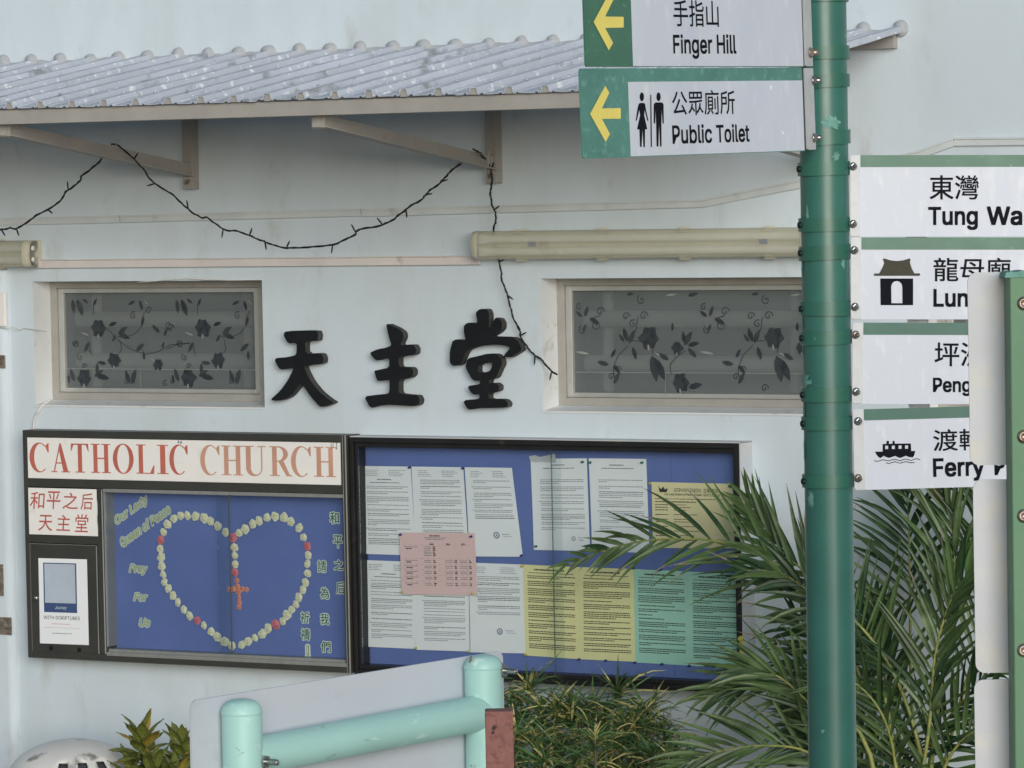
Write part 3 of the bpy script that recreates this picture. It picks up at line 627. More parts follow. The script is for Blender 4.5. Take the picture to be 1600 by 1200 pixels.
for q in ((279, 690.5), (283, 691)): a = WALL.at(*q, zt); b.prism([(a.x-.004, a.y-.006), (a.x+.004, a.y-.004), (a.x+.002, a.y+.006), (a.x-.003, a.y+.004)], zt, zt+.0001)
lt.part('marks', b, M['ink'], tplate)
b = MB(); zc = FWD-.001
for s_, q in (('和', (47, 769, 70, 795)), ('平', (73.5, 768, 94, 795)), ('之', (98, 770, 121, 795)), ('后', (126, 771, 145, 796)), ('天', (60, 805, 81, 829)), ('主', (88, 805, 109, 829)), ('堂', (117, 804, 138, 831))):
    ptext(b, WALL, s_, *q, zc, bold=.006, shear=.1)
lt.part('lettering', b, M['red_b'], cplate)
# blue board, inner sides, rails, glass
b = MB(); b.box((wn[0]-.002, wn[1]+.002, .0125), (wn[2], wn[3]-.002, BK)); lt.part('felt_board', b, M['blue'])
b = MB(); b.box((wn[0], wn[1]+.03, BK+.0005), (wn[0]+.003, wn[3]-.012, FWD-.004)); b.box((wn[0], wn[3]-.011, BK+.0005), (wn[2]-.001, wn[3]-.004, FWD-.004)); b.box((wn[2]-.005, wn[1]+.03, BK+.0005), (wn[2]-.001, wn[3]-.012, FWD-.02))
b.box((wn[0]+.003, wn[3]-.011, FWD-.0035), (wn[2], wn[3]+.001, FWD+.001)); lt.part('lining', b, M['inside'])
xm = WALL.at(340, 900, .07).x
b = MB(); b.box((wn[0]+.001, wn[1], BK+.001), (wn[2]-.001, wn[1]+.022, FWD-.012)); b.box((wn[0]+.001, wn[1]-.001, FWD-.011), (wn[2]-.001, wn[1]+.012, FWD+.001)); lt.part('bottom_rail', b, M['inside'], bevel=.001)
xg = WALL.at(360, 900, .07).x
b = MB(); b.box((wn[0]+.004, wn[1]+.0225, .0700), (xg, wn[3]-.0115, .0745)); gl = lt.part('glass_pane', b, M['glass'])
b = MB(); b.box((xm, wn[1]+.0225, .0620), (wn[2]-.006, wn[3]-.0115, .0665)); gr = lt.part('glass_pane', b, M['glass'])
b = MB(); b.box((xg+.0002, wn[1]+.0225, .0698), (xg+.0022, wn[3]-.0115, .0748)); lt.part('pane_edge', b, M['gedge'], gl)
for q in (((wn[0]-.005, wn[1]+.005, FWD-.001), (wn[0]-.002, wn[3]-.002, FWD+.0012)), ((lc[2]-.006, lc[1], FWD+.0002), (lc[2]-.002, lc[3], FWD+.0014)), ((lc[2]-.0165, lc[1], FWD+.0002), (lc[2]-.015, lc[3], FWD+.001))):
    b = MB(); b.box(*q); lt.part('trim', b, M['alu_lt'])
# small door
b = MB(); b.box((dr[0], dr[1], .0125), (dr[2], dr[3], FWD-.004)); door = lt.part('door', b, M['case_dk'], bevel=.001)
b = MB(); b.box((dr[2]-.004, dr[1], FWD-.0038), (dr[2]-.0015, dr[3]-.002, FWD-.002)); b.box((dr[0]+.001, dr[1]+.003, FWD-.0038), (dr[0]+.0022, dr[3], FWD-.0025)); b.box((dr[0], dr[3]-.0012, FWD-.0038), (dr[2]-.005, dr[3], FWD-.0025)); lt.part('door_trim', b, M['alu_lt'], door)
b = MB(); a = WALL.at(55.5, 934.5, FWD); b.lathe([(.0095, 0), (.0095, .004), (.006, .008), (0, .0085)], (a.x, a.y, FWD-.004), (0, 0, 1), 14); lt.part('door_lock', b, M['steel'], door)
for q in ((80, 1012.5), (124, 1015)):
    b = MB(); a = WALL.at(*q, FWD-.003); b.lathe([(.0085, 0), (.0085, .002), (.004, .0025), (0, .0022)], (a.x, a.y, FWD-.004), (0, 0, 1), 14); lt.part('plug', b, M['black_l'], door)

# ------------------------------------------------------------------ notices
def sheet(label, q, w, mt, kind, seed, pins=(), group='notices pinned in the right case', curl_=.004, name='notice', ink='ink'):
    c = [WALL.at(*p, w) for p in q]      # TL TR BR BL
    def pm(s, t, dz=0.0):                # s right, t down
        p = c[0].lerp(c[1], s).lerp(c[3].lerp(c[2], s), t)
        return V((p.x, p.y, w+.0006+curl_*(t**3)*(.4+.6*math.cos(s*3))+curl_*.35*math.sin(s*math.pi)*math.sin(t*math.pi)+dz))
    base = V((c[3].x, c[3].y, w)); r = random.Random(seed)
    t_ = Thing(name, label, 'notice', WALL, base, group)
    n, m = 8, 10; b = MB()
    b.add([pm(i/n, j/m) for j in range(m+1) for i in range(n+1)], [(j*(n+1)+i, (j+1)*(n+1)+i, (j+1)*(n+1)+i+1, j*(n+1)+i+1) for j in range(m) for i in range(n)], 0, True)
    sh = t_.part('paper', b, mt)
    W_ = (c[1]-c[0]).length; H_ = (c[3]-c[0]).length; b = MB(); dz = .0009
    def dash(s0, s1, t, th, mi=0):
        k = max(1, int((s1-s0)*8)); hh = th/H_/2
        for i in range(k):
            a_, b_ = s0+(s1-s0)*i/k, s0+(s1-s0)*(i+1)/k
            b.add([pm(a_, t+hh, dz), pm(b_, t+hh, dz), pm(b_, t-hh, dz), pm(a_, t-hh, dz)], [(0, 1, 2, 3)], mi)
    def line(s0, s1, t, th, mi=0, dens=.8):
        s = s0
        while s < s1-.01:
            l = r.uniform(.012, .06)*(.2/W_); e = min(s1, s+l); dash(s, e, t, th, mi); s = e+r.uniform(.004, .01)*(.2/W_)
    def stamp(s, t, rad, mi):
        for i in range(20):
            a0, a1 = i*math.pi/10, (i+1)*math.pi/10
            for r0, r1 in ((rad, rad*.8), (rad*.7, rad*.62)):
                b.add([pm(s+math.cos(a)*rr/W_, t+math.sin(a)*rr/H_, dz) for a, rr in ((a0, r0), (a1, r0), (a1, r1), (a0, r1))], [(3, 2, 1, 0)], mi)
        b.add([pm(s+x*rad/W_, t+y*rad/H_, dz) for x, y in ((0, -.5), (.35, .45), (0, .2), (-.35, .45))], [(3, 2, 1, 0)], mi)
    th = .0021
    if kind in ('letter', 'stamp', 'plain', 'cont'):
        if kind != 'plain':
            for k in range(4): line(.12, .12+r.uniform(.16, .28), .045+.02*k, th*.8); line(.58, .58+r.uniform(.2, .32), .045+.02*k, th*.8)
        t = .15
        if kind in ('letter', 'plain'): line(.36, .62, t if kind == 'letter' else .07, th*1.3, 1); line(.22, .78, (t if kind == 'letter' else .07)+.035, th, 1); t += .08
        end = {'stamp': .58, 'plain': .78}.get(kind, .9)
        while t < end:
            k = r.choice((1, 1, 2, 2, 3, 4))
            for i in range(k):
                line(.16 if i or r.random() < .7 else .12, .93 if i < k-1 or k == 1 else r.uniform(.3, .9), t, th, 1 if r.random() < .12 else 0); t += .0195
                if t > end: break
            t += r.choice((.012, .02, .03))
        if kind == 'stamp': stamp(.55, .76, .011, 2); line(.66, .8, .75, th); line(.68, .84, .775, th*.7)
        if kind == 'plain': stamp(.72, .87, .008, 0); line(.8, .95, .86, th*.8); line(.82, .9, .885, th*1.2)
    elif kind in ('dense', 'dense2'):
        line(.2, .75, .05, th*2.2, 1); line(.1, .9, .085, th, 1); t = .12
        while t < .92:
            k = r.choice((1, 2, 2, 3, 3, 4))
            for i in range(k):
                line(.08, .93 if i < k-1 else r.uniform(.3, .9), t, th*1.35, 1); t += .021
                if t > .92: break
            t += .018
    elif kind == 'pink':
        line(.4, .55, .05, th*1.6, 1); line(.33, .62, .08, th); line(.35, .6, .105, th)
        for cx_ in (.4, .62, .82): line(cx_, cx_+.05, .17, th); line(cx_, cx_+.05, .19, th*1.4, 1)
        for y_ in (.23, .45, .54, .63, .72, .82):
            line(.06, .24, y_, th); line(.08, .16, y_+.028, th*1.5, 1)
            for cx_ in ((.32, .6, .79) if y_ > .3 else (.32,)):
                for k in range(2 if y_ > .3 else 6): line(cx_, cx_+.1, y_+.028*k, th); line(cx_+.12, cx_+.155, y_+.028*k, th*1.6, 1)
            for k in range(12): dash(.05+.075*k, .09+.075*k, y_-.03, th*.3)
    elif kind == 'cream':
        f = lambda x, y: pm(x, y, dz)
        def tx(s_, x0_, y0_, x1_, y1_, mi=0, bold=.0): text(b, s_, x0_, y0_, x1_, y1_, 0, bold=bold, mi=mi, fn=f)
        tx('EPIPHANY PARISH', .28, .145, .61, .085, 0); tx('主顯堂區', .64, .145, .82, .08, 1)
        tx('Our Lady Queen of Peace Chapel', .16, .205, .62, .16, 1, .01); tx('和平之后小堂', .64, .205, .84, .16, 1)
        b.add([pm(x, y, dz) for x, y in ((.1, .15), (.19, .15), (.2, .09), (.165, .11), (.145, .06), (.125, .105), (.09, .08))], [tuple(range(7))], 1)
        b.add([pm(x, y, dz) for x, y in ((.1, .14), (.105, .12), (.09, .05), (.085, .055))], [(0, 1, 2, 3)], 1)
        t = .25; line(.04, .95, t, th); line(.04, .55, t+.045, th*1.6); t = .34
        while t < .9: line(.04, .2, t, th*1.3); line(.27, r.uniform(.4, .6), t, th*1.1); t += r.choice((.04, .04, .07))
    elif kind == 'door':
        a_ = (.1, .05); e_ = (.78, .63)
        b.add([pm(a_[0], e_[1], dz), pm(e_[0], e_[1], dz), pm(e_[0], a_[1], dz), pm(a_[0], a_[1], dz)], [(0, 1, 2, 3)], 2)
        b.add([pm(a_[0]+.025, .52, dz+.0003), pm(e_[0]-.025, .52, dz+.0003), pm(e_[0]-.025, a_[1]+.012, dz+.0003), pm(a_[0]+.025, a_[1]+.012, dz+.0003)], [(0, 1, 2, 3)], 3)
        text(b, 'Journey', .33, .60, .57, .555, 0, bold=.02, shear=.25, mi=3, fn=lambda x, y: pm(x, y, dz+.0004))
        text(b, 'WITH SCRIPTURES', .09, .712, .83, .672, 0, bold=0, mi=1, fn=lambda x, y: pm(x, y, dz))
        line(.25, .63, .765, th*.8, 4); dash(.09, .83, .81, th*.35); line(.25, .66, .875, th*.8, 1)
    t_.part('print', b, [M[ink], M['ink_dk'], M['ink_bl'], M['ink_lb'], M['ink_rd']], sh, kind='stuff')
    for (ps, pt, pc) in pins:
        p = pm(ps, pt); b = MB(); b.lathe([(.0042, .0), (.0042, .002), (.0022, .003), (.002, .007), (.0038, .009), (.003, .0105), (0, .0105)], p, (0, 0, 1), 10); t_.part('push_pin', b, M[pc])
    return t_
PW = .0225
sheet('leftmost white letter strip of the upper row, half tucked behind the case frame', [(549, 729), (562, 729), (567, 864), (551, 863)], PW, M['paper'], 'none', 1, [(.2, .015, 'pin_b')], curl_=.002)
sheet('first full white typed letter from the left in the upper row of the blue board', [(559, 728), (642, 729), (650, 868), (564, 865)], PW+.001, M['paper'], 'letter', 2, [(.02, .012, 'pin_b'), (.04, .98, 'pin_b')])
sheet('second white typed letter in the upper row, partly under the pink timetable', [(643, 729), (724, 730), (733, 870), (650, 868)], PW+.002, M['paper'], 'cont', 3, [(-.03, .01, 'pin_b')])
sheet('third white letter in the upper row with blue round stamp and flaring lower corner', [(726, 730), (800, 731), (817, 870), (735, 869)], PW+.003, M['paper'], 'stamp', 4, [(-.03, .012, 'pin_b'), (.985, .985, 'pin_b')], curl_=.006)
sheet('narrow white strip at the far left of the lower row of letters', [(553, 874), (566, 874), (569, 1010), (557, 1009)], PW, M['paper'], 'none', 5, [], curl_=.002)
sheet('first full white typed letter from the left in the lower row of the blue board', [(566, 875), (651, 878), (650, 1014), (569, 1010)], PW+.001, M['paper'], 'letter', 6, [(-.02, .02, 'pin_y'), (.0, .99, 'pin_y')])
sheet('second white typed letter in the lower row, its top hidden by the pink timetable', [(649, 878), (732, 880), (734, 1018), (651, 1015)], PW+.002, M['paper'], 'cont', 7, [(.01, .98, 'pin_y')])
sheet('third white letter in the lower row with small blue round stamp, beside the yellow sheet', [(732, 879), (817, 882), (821, 1021), (736, 1019)], PW+.003, M['paper'], 'stamp', 8, [(-.02, .99, 'pin_y'), (.99, .02, 'pin_y')])
sheet('pale pink timetable notice overlapping the white letters', [(624, 832), (742, 833), (746, 930), (628, 928)], PW+.012, M['paper_p'], 'pink', 9, [(.02, .035, 'pin_b'), (.955, .055, 'pin_b'), (.02, .97, 'pin_y'), (.95, .97, 'pin_y')], curl_=.001)
sheet('white notice with green pins under torn grey tape, left of its twin', [(829, 717), (917, 716), (922, 861), (835, 859)], PW+.001, M['paper'], 'plain', 10, [(.93, .04, 'pin_g'), (.05, .96, 'pin_g'), (.95, .965, 'pin_g')])
sheet('white chinese notice with green pins, beside the cream parish sheet', [(920, 716), (1010, 717), (1015, 864), (926, 861)], PW+.001, M['paper'], 'plain', 11, [(.03, .045, 'pin_g'), (.93, .04, 'pin_g'), (.04, .97, 'pin_g'), (.95, .97, 'pin_g')])
sheet('cream parish sheet with a boat emblem half covered by palm leaves', [(1018, 753), (1145, 756), (1148, 857), (1021, 856)], PW+.001, M['paper_b'], 'cream', 12, [(-.01, .02, 'pin_y'), (.97, .04, 'pin_g')], ink='brown')
sheet('yellow typed sheet with dense print, first of the coloured row', [(817, 882), (905, 886), (906, 1030), (821, 1024)], PW+.001, M['paper_y'], 'dense', 13, [(.01, .01, 'pin_y'), (.02, .99, 'pin_y')], ink='ink_dk', curl_=.001)
sheet('yellow chinese sheet between the dense yellow sheet and the green ones', [(905, 886), (990, 889), (993, 1034), (906, 1030)], PW+.002, M['paper_y'], 'dense2', 14, [(.0, 1.0, 'pin_b'), (.48, 1.0, 'pin_b')], ink='ink_dk', curl_=.001)
sheet('pale green typed sheet next to the yellow ones', [(990, 889), (1076, 893), (1078, 1040), (993, 1035)], PW+.001, M['paper_g'], 'dense', 15, [(.0, 1.0, 'pin_b'), (.5, 1.0, 'pin_b'), (.5, -.005, 'pin_b'), (0, -.01, 'pin_b')], curl_=.001)
sheet('pale green sheet at the far right of the board behind palm leaves', [(1076, 893), (1156, 897), (1157, 1044), (1078, 1040)], PW+.002, M['paper_g'], 'dense2', 16, [(.0, 1.0, 'pin_b'), (.5, 1.0, 'pin_b')], curl_=.001)
sheet('white leaflet with blue panel fixed on the small dark case door', [(60, 872), (136, 874), (139, 1008), (63, 1005)], FWD-.003, M['paper'], 'door', 17, [], group='', curl_=.0015, name='leaflet')
b = MB(); q = pxy(WALL, [(826, 713), (835, 711), (843, 714), (867, 709), (868, 723), (845, 721), (836, 722), (828, 720)], .03); b.prism(q, .0275, .0285)
single('torn_tape', b, M['plate_g'], 'torn piece of grey tape over the top corner of a white notice', 'tape', WALL, (q[0][0], q[0][1], 0))

# ------------------------------------------------------------------ rose heart and cutouts
W1 = [(485,185),(440,200),(400,240),(377,287),(355,390),(362,443),(367,498),(375,550),(383,600),(407,637),(437,685),(468,725),(503,772),(540,810),(628,870),(675,907),(713,938),(757,972),(805,997),(865,993),(905,968),(948,945),(995,925),(1032,888),(1123,842),(1147,805),(1177,770),(1205,738),(1225,692),(1248,645),(1265,600),(1277,545),(1278,487),(1283,430),(1253,318),(1225,262),(1173,220),(1128,193),(1075,188),(1023,197),(975,218),(933,235),(888,265),(850,292),(762,287),(717,250),(672,220),(630,200),(577,190),(527,182),(820,380),(823,433),(825,485)]
W2 = [(360,335),(588,840),(1080,865),(1275,375),(813,322),(825,538)]
W3 = [(835,588),(840,625),(845,663),(848,695),(850,727),(848,757),(790,645),(815,643),(868,643),(895,645),(842,643)]
def rose_mesh(name, m, r, seed):
    q = random.Random(seed); b = MB()
    b.lathe([(r*.5, 0), (r*.72, r*.2), (r*.45, r*.35), (0, r*.38)], (0, 0, 0), (0, 0, 1), 9)
    for ringi, (rr, h0_, h1_, k) in enumerate(((1.0, .12, .34, 5), (.74, .22, .62, 5), (.5, .3, .82, 4), (.26, .35, .92, 3))):
        for i in range(k):
            a = 2*math.pi*i/k+q.uniform(-.25, .25)+ringi*.7; sp = 2*math.pi/k*.66; vs = []; pk = q.uniform(.92, 1.14)
            for s in (-1, -.5, 0, .5, 1):
                an = a+s*sp; o = rr*pk*(1.08-.26*abs(s)**1.5); hh = r*(h1_-.10*abs(s))*q.uniform(.94, 1.06)
                vs += [(math.cos(an)*r*rr*.55, math.sin(an)*r*rr*.55, r*h0_*.5), (math.cos(an)*r*o*.88, math.sin(an)*r*o*.88, hh), (math.cos(an)*r*o*1.06, math.sin(an)*r*o*1.06, hh-r*.10)]
            b.add(vs, [(3*j+l, 3*j+l+1, 3*j+l+4, 3*j+l+3) for j in range(4) for l in range(2)], 0, False)
    return b.mesh(name, m)
h0 = WALL.at(363, 1008, BK)
ht = Thing('rose_heart', 'heart shaped rosary of cream and pink paper roses with coral cross on blue board', 'rose decoration', WALL, (h0.x, h0.y, BK))
rm = [rose_mesh('rose', M['rose_w'], .0142, i) for i in range(6)]; rp = [rose_mesh('rose', M['rose_p'], .0155, 9+i) for i in range(2)]; rcx = [rose_mesh('small_rose', M['rose_c'], .0092, 20+i) for i in range(2)]
for L_, ms, nm, lb in ((W1, rm, 'rose', None), (W2, rp, 'rose', 'pink rose'), (W3, rcx, 'small_rose', None)):
    for i, (x, y) in enumerate(L_):
        p = WALL.at(160+x/4, 760+y/4, BK+.008); s = rnd.uniform(.86, 1.12)
        o = ht.inst(nm, ms[i % len(ms)], Matrix.Translation(V((p.x, p.y, BK+.0005))) @ Matrix.Rotation(rnd.uniform(0, 6), 4, 'Z') @ Matrix.Rotation(rnd.uniform(-.2, .2), 4, 'X') @ Matrix.Scale(s, 4))
        if lb: o['label'] = lb
def cut(txt, cx, cy, wpx, hpx, rot, shear, label, cat):
    p = WALL.at(160+cx/4, 760+cy/4, BK+.003); sc_ = 1/ (4*365.); w_ = wpx*sc_; h_ = hpx/(4*455.)
    t = Thing('cutout_lettering', label, 'paper cutout', WALL, (p.x, p.y, BK), 'paper cutout words on the blue board')
    cj = ord(txt[0]) > 1000
    for nm, bold, z, mt in (('border', (.085 if not cj else .09) if txt != '!' else .12, BK+.0010, 'cut_w'), ('ink', .036 if not cj else .012, BK+.0018, 'cut_g'), ('fill', -.006, BK+.0026, 'cut_c')):
        b = MB()
        if nm == 'fill':
            if cj: continue
            text(b, txt, p.x-w_/2, p.y-h_/2, p.x+w_/2, p.y+h_/2, z, bold=.0, shear=shear, rot=rot)
        else: text(b, txt, p.x-w_/2, p.y-h_/2, p.x+w_/2, p.y+h_/2, z, bold=bold, shear=shear, rot=rot, grow=1)
        # small lift per face so overlapping strokes never share a plane
        b.v = [(v[0], v[1], v[2]) for v in b.v]
        t.part(nm, b, M[mt])
cut('Our Lady', 180, 150, 240, 62, R(31), .3, 'cutout words our lady slanting across the top left of the blue board', 0)
cut('Queen of Peace', 265, 248, 365, 62, R(31), .3, 'cutout words queen of peace slanting beside the rose heart', 0)
cut('Pray', 222, 520, 112, 62, 0, .3, 'cutout word pray left of the rose heart', 0)
cut('For', 236, 692, 86, 48, 0, .3, 'cutout word for, between pray and us', 0)
cut('Us', 262, 852, 66, 50, 0, .3, 'cutout word us, lowest word left of the rose heart', 0)
for c_, x, y, w_, h_, l in (('和', 1448, 197, 54, 70, 'topmost cutout character of the outer right column'), ('平', 1470, 345, 54, 76, 'second cutout character of the outer right column'), ('之', 1476, 492, 58, 62, 'third cutout character of the outer right column'), ('后', 1487, 635, 50, 72, 'lowest cutout character of the outer right column by the frame'),
                   ('請', 1370, 500, 52, 72, 'topmost cutout character of the inner right column'), ('為', 1388, 668, 52, 70, 'second cutout character of the inner right column'), ('我', 1388, 830, 52, 68, 'third cutout character of the inner right column'), ('們', 1395, 1003, 58, 66, 'lowest cutout character of the inner right column'),
                   ('祈', 1265, 820, 52, 68, 'cutout character beside the lower right curve of the heart'), ('禱', 1268, 925, 52, 72, 'cutout character directly over the exclamation mark'), ('!', 1282, 1032, 13, 66, 'cutout exclamation mark at the bottom of the blue board')):
    cut(c_, x, y, w_, h_, 0, 0, l, 0)

# ------------------------------------------------------------------ right notice case
rc_ = pr(546, 683, 1161, 1084, FWD)
rt = Thing('notice_case', 'right black framed notice case full of pinned white, yellow and green notices', 'notice case', WALL, (rc_[0], rc_[1], 0), 'glazed notice cases on the church wall')
x0, y0, x1, y1 = rc_
b = MB(); b.box((x0, y0, .0005), (x1, y1, .008)); b.box((x0, y0, .0085), (x0+.012, y1, FWD)); b.box((x1-.018, y0, .0085), (x1, y1, FWD)); b.box((x0+.0125, y1-.017, .0085), (x1-.0185, y1, FWD)); b.box((x0+.0125, y0, .0085), (x1-.0185, y0+.018, FWD))
ring(b, x0+.013, y0+.0185, x1-.019, y1-.0175, .008, .009, FWD-.012, 0, tb=.014, tt=.016)
rf = rt.part('frame', b, M['case_blk'], bevel=.001)
b = MB(); b.box((x1+.0002, y0, .0005), (x1+.0035, y1+.002, FWD-.003)); b.box((x0, y1+.0002, .0005), (x1+.0035, y1+.0035, FWD-.003)); rt.part('side_cover', b, M['plate_g'])
b = MB(); b.box((x0+.0215, y0+.033, .0085), (x1-.0275, y1-.034, BK)); rt.part('felt_board', b, M['blue'])
b = MB()
for px_ in (572, 1048): xx = WALL.at(px_, 720, BK).x; b.box((xx, y0+.034, BK+.0002), (xx+.0012, y1-.035, BK+.0006))
rt.part('felt_seam', b, M['ink_bl'])
xg = WALL.at(865, 850, .07).x
b = MB(); b.box((x0+.022, y0+.0335, .0620), (xg+.03, y1-.0345, .0665)); g1 = rt.part('glass_pane', b, M['glass'])
b = MB(); b.box((xg, y0+.0335, .0700), (x1-.028, y1-.0345, .0715+.003)); g2 = rt.part('glass_pane', b, M['glass'])
b = MB(); b.box((xg-.0018, y0+.0335, .0698), (xg-.0002, y1-.0345, .0748)); rt.part('pane_edge', b, M['gedge'], g2)
b = MB(); a = WALL.at(1163, 1012, FWD); b.lathe([(.009, 0), (.009, .01), (.006, .02), (0, .02)], (a.x-.008, a.y+.03, FWD), (0, 0, 1), 12); b.box((a.x-.014, a.y-.075, FWD+.0005), (a.x-.003, a.y+.024, FWD+.006)); rt.part('lock_tag', b, M['pin_y'])

# ------------------------------------------------------------------ rusty bits at the far left, junction plate
def rusty(y0_, y1_, xr, label, bolt):
    a = WALL.at(-30, y1_, .035); c = WALL.at(xr, y0_, .035); t = Thing('rusty_hinge_plate', label, 'hinge plate', WALL, (a.x, a.y, .03), 'rusty plates at the wall edge')
    b = MB(); b.box((a.x, a.y, .0305), (c.x, c.y, .036)); t.part('plate', b, M['rust'], bevel=.001)
    if bolt: b = MB(); b.lathe([(.013, 0), (.012, .006), (.005, .007), (.005, .012), (0, .012)], (c.x-.02, (a.y+c.y)/2, .036), (0, 0, 1), 6, sm=False); t.part('bolt', b, M['rust'])
rusty(555, 575, 7, 'small rusty plate on the left wall edge beside the left window', True)
rusty(882, 930, 4, 'narrow dark rusty strip at the left wall edge level with the case door', False)
rusty(965, 990, 17, 'rusty grey plate with bolt at the left wall edge, lowest of the plates', True)
b = MB(); a = WALL.at(-40, 510, .04); c = WALL.at(8, 457, .04); b.box((a.x, a.y, .0305), (c.x, c.y, .045))
single('junction_box', b, M['plate_w'], 'white junction box cut by the left picture edge', 'junction box', WALL, (a.x, a.y, .03), bevel=.003)

# ------------------------------------------------------------------ pole with direction signs
DP = 8.2; RP = .0445
PP = Plane(P(1284.5, 0, DP), R0, V((0, 0, 1)))
top = PP.at(1283.5, -60, 0); bot = PP.at(1301, 1200, 0); dirp = (bot-top).normalized()
gz = -PP.M.translation.z; foot = bot + dirp*((gz-bot.y)/dirp.y)
pt = Thing('sign_pole', 'tall glossy green steel pole with bolted clamps carrying direction signs', 'pole', PP, foot)
b = MB(); b.tube([top-dirp*.5, top, bot, foot], RP, 48); pt.part('pole', b, M['green'])
axis = lambda y: top + (bot-top)*((y+60)/1260)
def band(ya, yb, tilt=0, ear=0):
    a, c = axis(ya), axis(yb); rr = RP+.0045; b = MB(); n = 48
    d = (c-a).normalized(); vs = []
    for p in (a, c):
        for rad in (rr, RP-.001):
            for j in range(n):
                an = 2*math.pi*j/n; vs.append(p+V((math.cos(an)*rad, tilt*math.cos(an)*rad, math.sin(an)*rad)))
    b.add(vs[:n]+vs[2*n:3*n], [(j, (j+1) % n, n+(j+1) % n, n+j) for j in range(n)], 0, True)
    b.add(vs, [(j, n+j, n+(j+1) % n, (j+1) % n) for j in range(n)]+[(2*n+j, 2*n+(j+1) % n, 3*n+(j+1) % n, 3*n+j) for j in range(n)])
    o = pt.part('clamp', b, M['green_b'])
    m = (a+c)/2
    if ear:
        b = MB(); s = ear
        b.box((m.x+s*(rr-.004), c.y, -.004), (m.x+s*(rr+.020), a.y, -.0005)); pt.part('clamp_ear', b, M['green_b'], o)
        b = MB(); q = V((m.x-s*(rr-.002), m.y, .016)); b.lathe([(.006, 0), (.006, .003), (.003, .004), (0, .004)], q, (-s, 0, .5), 8); pt.part('screw', b, M['screw_dk'], o)
    return o
for i, (ya, yb, tl, er) in enumerate(((-3, 3, 0, 0), (71, 92, 0, 0), (116, 136, .03, 0), (203, 225, .05, 0), (251, 272, .02, 1), (338, 359, 0, 1), (381, 403, .04, 1), (468, 490, -.02, 1), (514, 535, .02, 1), (602, 624, 0, 1), (648, 668, 0, 1), (738, 758, 0, 1))):
    band(ya, yb, tl, er)
# scuffs: patches of paint following the tube
def scuff(x, y, w_, h_, seed):
    q = random.Random(seed); b = MB(); c = axis(y); rr = RP+.0012
    dx = PP.at(x, y, RP).x - c.x; a0 = math.asin(max(-.98, min(.98, dx/rr))); n = 34; pts = []
    for i in range(n):
        an = 2*math.pi*i/n; rj = q.uniform(.45, 1.2); pts.append((a0+math.cos(an)*w_/2/rr*rj/854., math.sin(an)*h_/2*rj/854.))
    vs = [(c.x+math.sin(u)*rr, c.y+v, math.cos(u)*rr) for u, v in pts]+[(c.x+math.sin(a0)*rr, c.y, math.cos(a0)*rr)]
    b.add(vs, [(i, (i+1) % n, n) for i in range(n)]); pt.part('scuff', b, M['scuff'])
for i, (x, y, w_, h_) in enumerate(((1300, 190, 30, 22), (1307, 243, 14, 18), (1260, 592, 26, 26), (1256, 545, 8, 18), (1254, 500, 9, 30), (1256, 640, 12, 40), (1258, 700, 9, 40), (1268, 775, 16, 36), (1262, 330, 7, 30), (1255, 410, 12, 40), (1254, 345, 10, 26), (1318, 410, 8, 22), (1261, 482, 8, 20))): scuff(x, y, w_, h_, i)

def nut(t, p, n_, mt='steel', r=.0075):
    b = MB(); b.lathe([(r*1.25, 0), (r*1.25, .0015), (0, .0015)], p, n_, 16); b.lathe([(r, .0015), (r, .007), (r*.75, .0075)], p, n_, 6, sm=False)
    b.lathe([(r*.75, .0075), (r*.74, .011), (r*.5, .0145), (0, .016)], p, n_, 12); t.part('cap_nut', b, M[mt])
def arrow(t, pl, pts, par):
    b = MB(); b.prism(pxy(pl, pts, .0012, 4, 900, 0), .0012, .0012); t.part('arrow', b, M['yellow'], par)
def lettering(t, pl, items, par, z=.0010, m='navy'):
    for s, q, bold in items:
        b = MB(); ptext(b, pl, s, *q, z, bold=bold); t.part('lettering', b, M[m], par)
GS = 'green and white direction signs on the pole'
# --- Public Toilet
pl = Plane(P(911, 248, 7.49), P(1256, 236, 8.10)-P(911, 248, 7.49), P(910, 107, 7.49)-P(911, 248, 7.49))
a = pl.at(911, 248); c = pl.at(910, 107); e = pl.at(1256, 200); H_ = c.y
t = Thing('direction_sign', 'direction sign reading Public Toilet with pictograms, lower of the two left-pointing signs', 'direction sign', pl, (e.x, 0, 0), GS)
b = MB(); b.prism(rrect(0, 0, e.x, H_, .006, (0, 1, 1, 0)), -.003, 0); pg = t.part('plate', b, M['sgreen_t'], bevel=0)
f0 = pl.at(981, 128); b = MB(); b.box((f0.x, .0012, .0002), (e.x-.001, f0.y, .0006)); t.part('white_field', b, M['sheet'], pg)
fl = (pl.at(1258.5, 200).x, pl.at(1271, 200).x); b = MB(); b.prism(rrect(fl[0], .002, fl[1], H_-.001, .003), .000, .004); fo = t.part('flange', b, M['sheet_e'], bevel=.0008)
b = MB(); b.box((e.x, .002, -.004), (fl[0], H_-.002, -.0005)); t.part('fold', b, M['hollow'])
for q in ((1271, 126), (1272, 215.5)): p = pl.at(*q); nut(t, V((p.x-.006, p.y, .003)), (.45, 0, 1))
arrow(t, pl, [(88, 712), (185, 887), (213, 838), (162, 743), (280, 742), (280, 675), (162, 678), (208, 580), (183, 535)], pg)
lettering(t, pl, [('公眾廁所', (1051, 140.5, 1147.5, 180.5), .008), ('Public', (1051.5, 194.5, 1111.5, 224.5), .022), ('Toilet', (1120, 194, 1170, 222.5), .022)], pg)
b = MB()
def pict(pts): b.prism(pxy(pl, pts, .001, 8, 985, 130), .001, .001)
pict(arc(143, 170, 27, 55, 0, 340, 17)); pict(arc(352, 170, 27, 55, 0, 340, 17))
